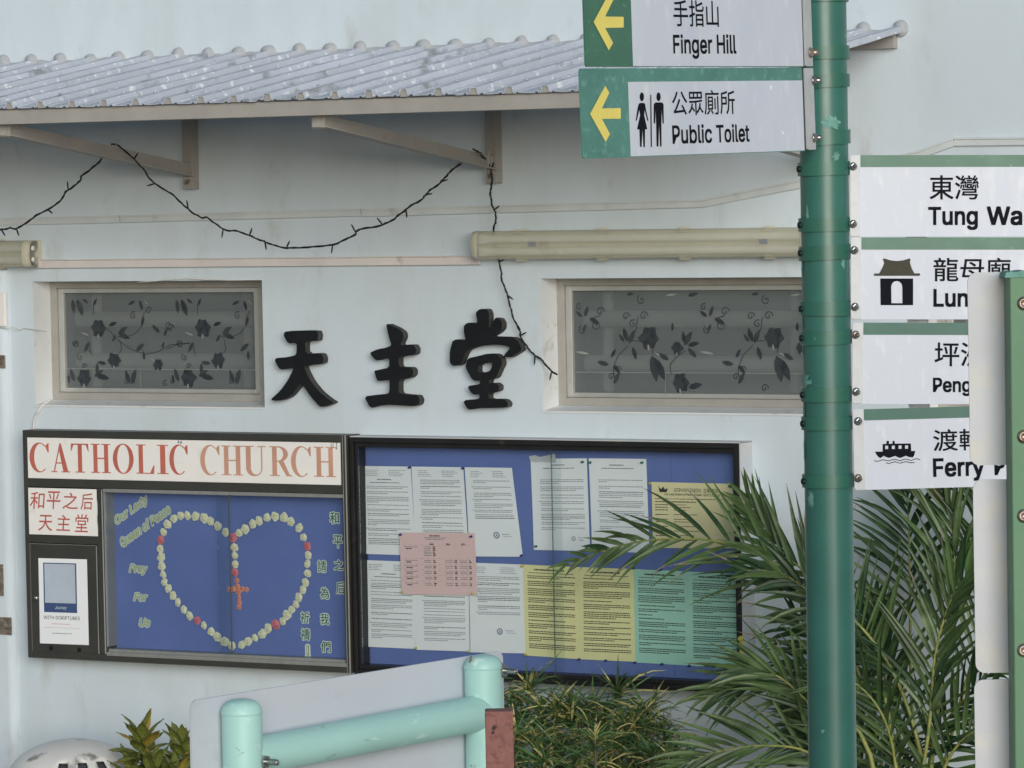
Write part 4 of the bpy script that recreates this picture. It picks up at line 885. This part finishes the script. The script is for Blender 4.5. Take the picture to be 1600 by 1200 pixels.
pict([(125, 245), (165, 245), (185, 260), (195, 330), (225, 465), (212, 472), (178, 335), (172, 400), (212, 575), (184, 577), (182, 795), (163, 798), (152, 577), (140, 798), (120, 795), (112, 577), (82, 577), (122, 400), (112, 335), (80, 472), (66, 465), (92, 300), (105, 258)])
pict([(315, 240), (395, 240), (415, 262), (418, 500), (403, 508), (390, 330), (388, 515), (390, 790), (370, 793), (360, 515), (350, 793), (328, 790), (322, 515), (315, 330), (310, 508), (292, 500), (292, 262)])
pict([(248, 145), (262, 145), (270, 798), (254, 798)])
t.part('pictogram', b, M['navy'], pg)
b = MB(); p = pl.at(1204, 137); b.prism([(p.x+math.cos(i)*.0035, p.y+math.sin(i)*.0055) for i in (0, 1, 2, 3, 4, 5)], .0007, .0007)
p = pl.at(1222, 206); b.prism([(p.x-.006, p.y+.003), (p.x+.001, p.y+.001), (p.x+.007, p.y-.003), (p.x+.002, p.y-.005), (p.x-.002, p.y-.001)], .0007, .0007); t.part('paint_spot', b, M['paper'], pg)
# --- Finger Hill
o_, ux, vx = P(915.5, 104.5, 7.5), P(1254, 104.5, 8.11), P(915, -36, 7.5)
pl = Plane(o_, ux-o_, vx-o_); e = pl.at(1254, 60); H_ = pl.at(915, -36).y
t = Thing('direction_sign', 'direction sign reading Finger Hill, uppermost left-pointing sign cut by the picture top', 'direction sign', pl, (e.x, 0, 0), GS)
b = MB(); b.prism(rrect(0, 0, e.x, H_, .006, (0, 1, 1, 0)), -.003, 0); pg = t.part('plate', b, M['sgreen'])
f0 = pl.at(985, -16); b = MB(); b.box((f0.x, .0012, .0002), (e.x-.001, f0.y, .0006)); t.part('white_field', b, M['sheet'], pg)
fl = (pl.at(1255, 60).x, pl.at(1266, 60).x); b = MB(); b.prism(rrect(fl[0]+.001, .001, fl[1], H_-.001, .003), 0, .004); t.part('flange', b, M['sheet_e'], bevel=.0008)
b = MB(); b.box((e.x, .001, -.004), (fl[0]+.001, H_-.001, -.0005)); t.part('fold', b, M['hollow'])
p = pl.at(1266, 82.5); nut(t, V((p.x-.006, p.y, .003)), (.45, 0, 1), 'steel_r', .0085)
arrow(t, pl, [(110, 137), (205, 315), (232, 268), (182, 175), (298, 172), (298, 105), (182, 103), (235, -5), (208, -45)], pg)
lettering(t, pl, [('手指山', (1053, 1.5, 1122, 41), .008), ('Finger', (1053, 55, 1112, 91), .022), ('Hill', (1121, 54.5, 1149.5, 83), .022)], pg)
# --- right hand signs
def rsign(label, TL, TR, BL, hx, hy, gm, items, picto=None, nuts=(), xr=1720):
    o2 = P(*BL, DP-.008); u2 = P(TR[0], TR[1]+(BL[1]-TL[1]), DP-.008); v2 = P(*TL, DP-.008)
    pl = Plane(o2, u2-o2, v2-o2); e = pl.at(xr, TL[1]).x; Hh = pl.at(*TL).y; fx = pl.at(hx, hy)
    t = Thing('direction_sign', label, 'direction sign', pl, (0, 0, 0), GS)
    b = MB(); b.prism(rrect(0, 0, e, Hh, .005, (0, 1, 1, 0)), -.003, 0); pg = t.part('plate', b, M['sheet'])
    b = MB(); b.prism(rrect(.0005, .0008, fx.x-.0012, Hh-.0008, .0045, (0, 1, 1, 0)), .0002, .0022); t.part('flange', b, M['sheet_e'], bevel=.0006)
    b = MB(); b.box((fx.x, fx.y, .0003), (e, Hh, .0009)); t.part('header_band', b, M[gm], pg)
    lettering(t, pl, items, pg)
    if picto: picto(t, pl, pg)
    for q in nuts: p = pl.at(*q[:2]); nut(t, V((p.x-.003, p.y, .002)), (.3, -.1, 1), q[2] if len(q) > 2 else 'steel', .0062)
    return t
rsign('direction sign reading Tung Wan, topmost of the four right-hand signs', (1328, 242.5), (1600, 242), (1328, 370), 1344.5, 261, 'sgreen', [('東灣', (1453, 274, 1529, 311.5), .012), ('Tung', (1451.5, 324, 1527, 358.5), .03), ('Wan', (1543, 323.5, 1618, 351), .03)], None, [(1335, 260), (1335, 350)])
def temple(t, pl, pg):
    f = lambda pts: pxy(pl, pts, .001, 13.333, 1355, 395)
    b = MB(); b.prism(f([(325, 130), (350, 115), (480, 155), (620, 172), (760, 155), (880, 115), (903, 135), (890, 200), (930, 330), (985, 430), (1090, 425), (1105, 450), (1090, 478), (150, 480), (132, 455), (150, 430), (250, 430), (310, 320), (355, 210)]), .001, .001); t.part('pictogram', b, M['brown'], pg)
    b = MB(); b.prism(f([(272, 535), (957, 535), (957, 1090), (280, 1090)]), .001, .001, 0, None, [f([(505, 1050), (500, 700), (520, 640), (560, 600), (615, 585), (670, 600), (715, 640), (732, 700), (735, 1050)])]); t.part('pictogram', b, M['navy'], pg)
rsign('direction sign with temple gate pictogram, second of the right-hand signs from top', (1328, 371), (1600, 371), (1329, 499), 1346, 390, 'sgreen', [('龍母廟', (1459, 403, 1579, 439.5), .012), ('Lung', (1459.5, 452.5, 1532, 486), .03), ('Mo', (1548, 452.5, 1592, 479), .03), ('Temple', (1606, 452.5, 1700, 486), .03)], temple, [(1337, 391), (1338, 479.5)])
rsign('direction sign reading Peng, third right-hand sign without a pictogram', (1330, 504), (1513, 504.5), (1331, 631), 1349, 523, 'sgreen_d', [('坪洲', (1460.5, 535.5, 1538, 572), .012), ('Peng', (1458.5, 591, 1516.5, 618), .03), ('Chau', (1526, 591, 1582, 611.5), .03)], None, [(1339, 523, 'steel_r'), (1340, 612)])
def ferry(t, pl, pg):
    f = lambda pts: pxy(pl, pts, .001, 17.78, 1355, 675)
    sq = lambda x, y: f([(x, y), (x+85, y-2), (x+85, y+92), (x, y+94)])
    b = MB(); b.prism(f([(215, 545), (430, 545), (430, 335), (535, 330), (540, 248), (605, 248), (605, 328), (705, 325), (705, 248), (762, 248), (765, 322), (1212, 318), (1225, 530), (1335, 525), (1310, 640), (1270, 705), (1180, 700), (1070, 660), (1000, 690), (920, 722), (850, 700), (780, 662), (700, 690), (610, 720), (540, 700), (460, 660), (420, 690), (365, 725), (310, 690), (265, 635)]), .001, .001, 0, None,
                      [sq(500, 380), sq(685, 378), sq(872, 375), sq(1052, 372)])
    z = .001
    for pts in ([(195, 790), (240, 810), (310, 812), (380, 785), (450, 768), (520, 790), (600, 803), (690, 772), (770, 752), (840, 778), (920, 797), (1000, 765), (1080, 748), (1160, 775), (1230, 790), (1310, 755), (1380, 740), (1470, 770)], [(525, 855), (600, 882), (680, 850), (770, 822), (850, 850), (930, 868), (1010, 832), (1090, 822), (1170, 845), (1250, 858), (1320, 842)]):
        line2(b, f(pts), .0013, 0, z)
    t.part('pictogram', b, M['navy'], pg)
rsign('direction sign with ferry boat pictogram reading Ferry Pier, lowest right-hand sign', (1331.5, 640), (1513, 635), (1335, 766), 1350, 657, 'sgreen_d', [('渡輪碼頭', (1459, 667, 1618, 705), .012), ('Ferry', (1459.5, 715, 1537, 752), .03), ('Pier', (1555, 712, 1606, 742), .03)], ferry, [(1343, 658), (1343, 747, 'steel_r')])
b = MB(); a = PP.at(1422, 790, -.02); c = PP.at(1448, 360, -.02); b.box((a.x, a.y+.045, -.016), (c.x, c.y, -.012))
single('sign_strap', b, M['sheet_e'], 'upright grey metal strap tying the lower three signs together at their backs', 'metal strap', PP, (a.x, a.y+.045, -.012))

# ------------------------------------------------------------------ light green signpost at the right edge
DG = 5.6
PG = Plane(P(1577, 1200, DG), R0, V((0, 0, 1)))
gzz = -PG.M.translation.z; ex = PG.at(1577, 430, 0); ex2 = PG.at(1590, 1200, 0)
gt = Thing('green_signpost', 'light green signpost with weathered grey sign backs at the right picture edge', 'signpost', PG, (ex2.x+.04, gzz, 0))
b = MB(); xa, xb = ex.x, ex2.x; pw = .08
b.add([(xb-.01, gzz, -.06), (xb+pw, gzz, -.06), (xa+pw, ex.y, -.06), (xa, ex.y, -.06), (xb-.01, gzz, 0), (xb+pw, gzz, 0), (xa+pw, ex.y, 0), (xa, ex.y, 0)], [(3, 2, 1, 0), (4, 5, 6, 7), (0, 1, 5, 4), (1, 2, 6, 5), (2, 3, 7, 6), (3, 0, 4, 7)])
gp = gt.part('post', b, M['lgreen'], bevel=.002)
q = random.Random(3); b = MB(); pts = [(xa-.004+.006*i, ex.y+.002+q.uniform(0, .005)) for i in range(15)]; b.prism([(xa-.006, ex.y-.003)]+pts+[(xa+pw+.002, ex.y-.003)], -.062, .002)
gt.part('post_cap', b, M['scuff'])
for px0, pyT, pyB, c_ in ((1514, 426, 727.5, (0, 1, 1, 0)), (1522.5, 750, 1052, (0, 1, 1, 0)), (1524.5, 1062.5, 1366, (0, 1, 1, 0))):
    a = PG.at(px0, pyB, -.062); c = PG.at(px0, pyT, -.062); xl = (a.x+c.x)/2
    b = MB(); b.prism(rrect(xl, a.y, xl+.48, c.y, .012, c_, 6), -.066, -.0625); gt.part('sign_back', b, M['plate_g'])
for y in (474, 682, 806, 1016):
    p = PG.at(1600, y, 0); b = MB(); b.lathe([(.0088, 0), (.0088, .0015), (.007, .0018), (.0065, .0045), (.0038, .005), (.0038, .002), (0, .002)], (p.x, p.y, 0), (-.1, 0, 1), 18); gt.part('bolt', b, M['steel_r'], gp)

# ------------------------------------------------------------------ mint pipe frame with sign back
A0, A1 = P(378.5, 1092, 6.72), P(755, 1022.5, 7.2)
du = A1-A0; du.z = 0
PM = Plane(A0, du, V((0, 0, 1)))
gm_ = -PM.M.translation.z; r1 = .0305
mt_ = Thing('pipe_sign_frame', 'mint green pipe frame bolted to the back of a grey sign panel', 'sign frame', PM, (.1, gm_, 0))
xL = PM.at(378.5, 1150).x; xR = PM.at(755.5, 1080).x; yR = PM.at(755, 1022.5).y
def dome_prof(x, y): return [(x, y-.032, 0)]
for x, yt in ((xL, 0.0), (xR, yR)):
    b = MB(); b.tube([(x, gm_, 0), (x, yt-.022, 0)], r1, 32, caps=False)
    b.lathe([(r1*.97, -.0245), (r1*1.03, -.0225), (r1*1.03, -.019), (r1*.93, -.0105), (r1*.78, -.005), (r1*.55, -.0015), (r1*.28, 0), (0, 0)], (x, yt, 0), (0, 1, 0), 32); mt_.part('post', b, M['mint'])
yc = PM.at(411, 1179).y; yc2 = PM.at(725, 1118).y
b = MB(); b.tube([(xL+.012, yc, 0), (xR-.012, yc2, 0)], r1*.96, 32, caps=False); mt_.part('crossbar', b, M['mint'])
b = MB(); b.tube([(xL+.012, yc-.62, 0), (xR-.012, yc2-.62, 0)], r1*.96, 32, caps=False); mt_.part('crossbar', b, M['mint'])
pa = PM.at(297, 1088, -.034); pb = PM.at(785.5, 1060, -.034); pc = PM.at(725, 1033, -.034)
b = MB(); b.prism(rrect(pa.x, pa.y-.75, pb.x, (pa.y+pc.y)/2, .014, n=6), -.0365, -.0325); mt_.part('sign_panel', b, M['backgrey'])
for x, q in ((xR, (782, 1049)), (xL, (404, 1192))):
    y = PM.at(q[0], q[1], r1).y
    b = MB(); bx = x+.016; z0 = .024
    b.lathe([(.0125, 0), (.0125, .0015), (0, .0015)], (bx, y, z0), (0, 0, 1), 20); b.lathe([(.0098, .0018), (.0098, .0095), (.004, .0095)], (bx, y, z0), (0, 0, 1), 6, sm=False)
    pf = []
    for i in range(14): pf += [(.0048, .0095+i*.0016), (.0041, .0103+i*.0016)]
    b.lathe(pf+[(0, .0325)], (bx, y, z0), (0, 0, 1), 14); mt_.part('bolt', b, M['steel'])
b = MB(); p = PM.at(738, 1031, r1); b.prism([(p.x-.002, p.y-.005), (p.x+.003, p.y-.001), (p.x+.003, p.y+.006), (p.x-.001, p.y+.003)], r1*.82, r1*.92); mt_.part('paint_chip', b, M['rust'])

# red-brown steel stub
PR_ = Plane(P(757.5, 1112, 6.45), R0+V((0, 0, .0)), V((0, 0, 1)))
ax_ = PR_.at(757.5, 1112); bx_ = PR_.at(801.5, 1112); b = MB(); gz_ = -PR_.M.translation.z
b.box((ax_.x, gz_, -.04), (bx_.x, ax_.y, 0)); single('steel_stub', b, M['rustpaint'], 'speckled red-brown square steel stub in front of the mint frame', 'steel post', PR_, ((ax_.x+bx_.x)/2, gz_, 0), bevel=.0015)

# ------------------------------------------------------------------ white slotted dome by the wall
cd_ = WALL.at(113, 1155, .42); bz = GZ
dt = Thing('slotted_dome', 'white domed drum with upright dark slots standing by the wall foot', 'domed drum', WALL, (cd_.x, bz, .42))
Rr, Hc = .235, .15; n = 72; prof = []
for i in range(15): a = R(90*i/14); prof.append((Rr*math.sin(a), cd_.y-Hc+Hc*math.cos(a)))
yy = cd_.y-Hc
while yy > bz+.05: yy -= .05; prof.append((Rr, max(yy, bz)))
prof.append((Rr, bz)); b = MB(); vs = []
for r_, y_ in prof:
    for j in range(n): an = 2*math.pi*j/n+.4; vs.append((cd_.x+math.cos(an)*r_, y_, .42+math.sin(an)*r_))
f = []
for i in range(len(prof)-1):
    for j in range(n):
        ac = ((j+.5)*360/n+22.9) % 360
        if 8 <= i <= 15 and (36 < ac < 50 or 59 < ac < 69 or 18 < ac < 28): continue
        f.append((i*n+j, i*n+(j+1) % n, (i+1)*n+(j+1) % n, (i+1)*n+j))
b.add(vs, f, 0, True); o = dt.part('shell', b, M['dome']); s_ = o.modifiers.new('thick', 'SOLIDIFY'); s_.thickness = .008; s_.offset = -1
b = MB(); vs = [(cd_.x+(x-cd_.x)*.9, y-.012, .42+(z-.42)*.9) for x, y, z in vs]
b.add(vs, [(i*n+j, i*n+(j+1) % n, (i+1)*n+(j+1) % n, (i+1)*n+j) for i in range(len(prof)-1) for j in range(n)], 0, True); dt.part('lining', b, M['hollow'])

# ------------------------------------------------------------------ plants
def blade(mb, p, d, nrm, L, wd, droop, mi=0, seg=4, fold=.25, tip=None, twist=0.0):
    p = V(p); d = V(d).normalized(); nrm = V(nrm); prev = None; vs = []; 
    for i in range(seg+1):
        t = i/seg; ww = wd*(math.sin(math.pi*(.12+.88*t)**.75) if 0 < t < 1 else (.35 if t == 0 else .04))
        s = d.cross(nrm)
        if s.length < 1e-4: s = d.orthogonal()
        s.normalize()
        if twist: s = Matrix.Rotation(twist*t, 3, d) @ s
        u = s.cross(d)
        vs += [p - s*ww/2 + u*ww*fold, p, p + s*ww/2 + u*ww*fold]
        p = p + d*(L/seg); d = (d + V((0, -droop/seg, 0))).normalized()
    for i in range(seg):
        k = i*3; mm = mi if tip is None or i < seg-1 else tip
        mb.add([vs[k], vs[k+1], vs[k+4], vs[k+3]], [(0, 1, 2, 3)], mm, True); mb.add([vs[k+1], vs[k+2], vs[k+5], vs[k+4]], [(0, 1, 2, 3)], mm, True)
def frond(t, pts, ww, nl, L, ang=50, droop=.5, dark=0, wd=.015, lift=.25, sides=(1, -1), nv=None, start=.12, rr=.006, brown=.06, taper=0.0):
    q = random.Random(len(t.o.name)+int(pts[0][0]*7+pts[-1][1]*3)); k = len(pts)
    wv = [ww[0]+(ww[1]-ww[0])*i/(k-1) for i in range(k)]
    p = smooth([WALL.at(x, y, w) for (x, y), w in zip(pts, wv)], 8)
    n = len(p); b = MB(); b.tube(p, [rr*(1-.8*i/(n-1))+.0008 for i in range(n)], 6)
    ra = t.part('frond', b, M['rachis'])
    N = V(nv) if nv else V((0, .35, 1)); b = MB()
    for sd_ in sides:
        for i in range(nl):
            f = start+(1-start)*(i+q.uniform(-.3, .3))/nl; f = max(start, min(.995, f)); x = f*(n-1); j = min(n-2, int(x)); c = p[j].lerp(p[j+1], x-j)
            T = (p[j+1]-p[j]).normalized(); S = T.cross(N).normalized()*sd_
            aa = R(ang*(1.15-.75*f)+q.uniform(-9, 9)); d = T*math.cos(aa)+S*math.sin(aa)+N.normalized()*(lift+q.uniform(-.15, .2))
            ll = L*(.55+.45*math.sin(math.pi*min(1, .15+f*.9)))*q.uniform(.8, 1.12)*(1 if f < .85 else .75)*(1-taper*f)
            blade(b, c, d, N+V((q.uniform(-.5, .5), q.uniform(-.3, .3), 0)), ll, wd*q.uniform(.75, 1.15), droop*q.uniform(.3, 1.6), dark if q.random() < .8 else 1-dark, 5, .22, 2 if q.random() < brown else None)
    t.part('leaflets', b, [M['palm'], M['palm_dk'], M['palm_br']], ra)
pb_ = WALL.at(1400, 1250, .55)
pm_ = Thing('areca_palm', 'clump of feathery green palm fronds reaching over the right notice case', 'palm', WALL, (pb_.x, GZ, .55))
FR = [ # points, w range, leaflets, length, kwargs
 ([(1370, 1330), (1330, 1120), (1285, 975), (1230, 893), (1130, 848), (1030, 843), (950, 858), (875, 888)], (.4, .32), 28, .40, dict(ang=46, droop=.42, wd=.016, brown=.35, taper=.5)),
 ([(1380, 1330), (1345, 1120), (1310, 960), (1268, 905), (1225, 862), (1190, 815), (1170, 775)], (.5, .25), 20, .27, dict(ang=44, droop=.05, wd=.019, start=.35)),
 ([(1390, 1330), (1370, 1150), (1320, 1000), (1270, 930), (1215, 895), (1150, 892)], (.5, .55), 20, .30, dict(ang=50, droop=.9, taper=.35, dark=1, wd=.018)),
 ([(1390, 1330), (1360, 1180), (1300, 1090), (1230, 1062), (1160, 1070), (1100, 1092)], (.5, .65), 22, .28, dict(ang=42, droop=.8, wd=.017)),
 ([(1380, 1350), (1330, 1250), (1270, 1180), (1200, 1165), (1120, 1175), (1060, 1200)], (.5, .75), 22, .3, dict(ang=48, droop=.4, wd=.016)),
 ([(1380, 1330), (1340, 1180), (1300, 1060), (1270, 1000), (1240, 965)], (.3, .22), 18, .26, dict(ang=60, droop=.9, dark=1, wd=.017)),
 ([(1370, 1300), (1300, 1150), (1245, 1080), (1200, 1050), (1150, 1045)], (.55, .7), 18, .25, dict(ang=38, droop=.4, wd=.017)),
 ([(1460, 1300), (1432, 1150), (1395, 1050), (1350, 985), (1300, 940), (1262, 912)], (.6, .72), 34, .32, dict(ang=82, droop=-.25, wd=.017, sides=(1,), lift=.1, rr=.007)),
 ([(1455, 1300), (1432, 1150), (1395, 1050), (1350, 985), (1300, 940)], (.58, .68), 22, .3, dict(ang=60, droop=1.0, wd=.016, sides=(-1,), lift=.1, dark=1)),
 ([(1440, 1330), (1425, 1100), (1422, 930), (1420, 820), (1412, 700)], (.3, .2), 22, .30, dict(ang=62, droop=.55, wd=.017, start=.45, dark=1)),
 ([(1430, 1330), (1470, 1080), (1492, 900), (1480, 790), (1450, 700)], (.5, .35), 26, .30, dict(ang=34, droop=.5, wd=.019, start=.35)),
 ([(1440, 1330), (1500, 1100), (1545, 940), (1550, 840), (1530, 740)], (.45, .3), 24, .32, dict(ang=42, droop=.6, wd=.018, dark=1, start=.3)),
 ([(1420, 1330), (1450, 1150), (1462, 1020), (1490, 930), (1530, 880)], (.65, .7), 20, .3, dict(ang=40, droop=.6, wd=.019, start=.3)),
 ([(1430, 1350), (1480, 1190), (1540, 1130), (1600, 1110)], (.6, .7), 20, .28, dict(ang=50, droop=.4, wd=.018)),
 ([(1410, 1350), (1400, 1200), (1380, 1120), (1340, 1070), (1300, 1060)], (.7, .85), 20, .26, dict(ang=50, droop=.3, wd=.016)),
 ([(1430, 1350), (1430, 1220), (1460, 1150), (1510, 1090), (1560, 1040)], (.5, .6), 22, .28, dict(ang=55, droop=.5, wd=.017, dark=1)),
 ([(1420, 1360), (1390, 1260), (1350, 1190), (1300, 1150), (1240, 1130)], (.45, .5), 24, .30, dict(ang=60, droop=.6, wd=.017, dark=1)),
 ([(1450, 1330), (1400, 1130), (1375, 1020), (1368, 940)], (.3, .25), 22, .24, dict(ang=48, droop=.5, wd=.017, dark=1, start=.35)),
]
for pts, wwv, nl, L, kw in FR: frond(pm_, pts, wwv, nl, L, **kw)
for pts, w0 in (([(1410, 1400), (1400, 1200), (1378, 1060)], .62), ([(1445, 1400), (1455, 1200), (1474, 1040)], .6), ([(1400, 1400), (1395, 1200), (1392, 1090)], .5), ([(1390, 1400), (1360, 1180), (1290, 1080)], .8)):
    p = smooth([WALL.at(x, y, w0) for x, y in pts], 4); p = [V((p[0].x+.02, GZ, w0))]+p
    b = MB(); b.tube(p, [.012]+[.009*(1-.5*i/len(p)) for i in range(len(p)-1)], 8); pm_.part('stem', b, M['rachis'])

# narrow-leaved croton
cb = WALL.at(900, 1200, .35); cr = Thing('narrow_leaved_croton', 'bushy croton with narrow yellow mottled leaves below the right notice case', 'shrub', WALL, (cb.x, GZ, .35))
tops = [(800, 1085), (826, 1062), (815, 1110), (848, 1095), (870, 1092), (893, 1088), (905, 1110), (925, 1100), (945, 1108), (965, 1068), (975, 1115), (990, 1112), (1010, 1098), (1035, 1130), (1050, 1160),
        (805, 1140), (835, 1135), (865, 1130), (880, 1150), (930, 1140), (955, 1145), (995, 1150), (1020, 1165), (800, 1180), (850, 1175), (900, 1180), (950, 1185), (1000, 1190), (1065, 1185), (1040, 1200), (825, 1205), (875, 1210), (925, 1210), (975, 1212), (1020, 1215)]
for i, (x, y) in enumerate(tops):
    q = random.Random(100+i); w0 = q.uniform(.15, .34) if y < 1125 else q.uniform(.25, .6); p1 = WALL.at(x, y+12, w0)
    p0 = V((cb.x+(p1.x-cb.x)*.35, GZ, .35)); pth = smooth([p0, p0.lerp(p1, .5)+V((0, .08, 0)), p1-V((0, .08, 0)), p1], 4)
    b = MB(); b.tube(pth, [.008*(1-.7*k/len(pth)) for k in range(len(pth))], 6, 2)
    for k in range(58):
        f = 1-(k/58)**1.1*.38; xx = f*(len(pth)-1); j = min(len(pth)-2, int(xx)); c = pth[j].lerp(pth[j+1], xx-j)
        an = k*2.4+q.uniform(-.4, .4); el = q.uniform(-.1, 1.3)*(1.0 if k > 8 else 1.6)
        d = V((math.cos(an), el, math.sin(an))); L = q.uniform(.07, .19)*(.75 if k < 6 else 1)
        blade(b, c, d, V((0, 1, .3)), L, q.uniform(.006, .0115), q.uniform(.1, 1.8), 1 if q.random() < .26 else 0, 4, .15, None, q.uniform(-1.2, 1.2))
    cr.part('branch', b, [M['croton'], M['croton_y'], M['bark']])

# broad-leaved croton
bb = WALL.at(245, 1200, .35); bc = Thing('broad_leaved_croton', 'croton with broad olive and gold pointed leaves beside the grey sign panel', 'shrub', WALL, (bb.x, GZ, .4))
def leafmesh(name, m, wd, seed):
    q = random.Random(seed); b = MB(); p = V((0, 0, 0)); d = V((1, 0, .25)).normalized(); L = 1.0; seg = 7; vs = []
    for i in range(seg+1):
        t = i/seg; w_ = wd*(math.sin(math.pi*(t**.85))**.8 if 0 < t < 1 else .02); s = V((0, 1, 0)); u = d.cross(s)
        wob = .02*math.sin(i*2.1+seed)
        vs += [p+s*w_/2-u*(w_*.22+wob), p+s*w_/4-u*w_*.08, p, p-s*w_/4-u*w_*.08, p-s*w_/2-u*(w_*.22-wob)]
        p = p+d*(L/seg); d = (d+V((0, 0, -.16))).normalized()
    b.add(vs, [(5*i+j, 5*i+j+1, 5*i+j+6, 5*i+j+5) for i in range(seg) for j in range(4)], 0, True); return b.mesh(name, m)
LM = [leafmesh('leaf', M['croton_b'], .32, 1), leafmesh('leaf', M['croton_b'], .40, 2), leafmesh('leaf', M['croton_by'], .34, 3)]
heads = [((222, 1150), .42, 26), ((286, 1160), .36, 22), ((240, 1195), .5, 22), ((205, 1205), .46, 20), ((275, 1205), .46, 20), ((320, 1180), .3, 16)]
for hi, ((x, y), w0, k) in enumerate(heads):
    c = WALL.at(x, y+8, w0); b = MB(); p0 = V((bb.x, GZ, .4)); pth = smooth([p0, p0.lerp(c, .6), c-V((0, .06, 0)), c], 4); b.tube(pth, [.009*(1-.6*i/len(pth)) for i in range(len(pth))], 7)
    bc.part('stem', b, M['bark'])
    for i in range(k):
        q = random.Random(hi*50+i); an = i*2.4+hi; f = i/k; el = (1.35-1.5*f)+q.uniform(-.15, .15)
        d = V((math.cos(an)*math.cos(el), math.sin(el), math.sin(an)*math.cos(el))); L = q.uniform(.09, .13)*(1.0+.25*f)
        org = c - V((0, f*.09, 0)); up_ = V((0, 1, 0)); s = up_.cross(d).normalized(); u = d.cross(s)
        m4 = Matrix(((d.x, s.x, u.x, org.x), (d.y, s.y, u.y, org.y), (d.z, s.z, u.z, org.z), (0, 0, 0, 1))) @ Matrix.Scale(L, 4)
        bc.inst('leaf', LM[2 if q.random() < .14 else i % 2], m4)
# low planting bed kerb and soil along the wall foot
b = MB(); b.box((-6, GZ, .004), (6, GZ+.10, 1.1)); single('planting_bed', b, M['soil'], None, None, WALL, (0, GZ, 0), kind='structure')
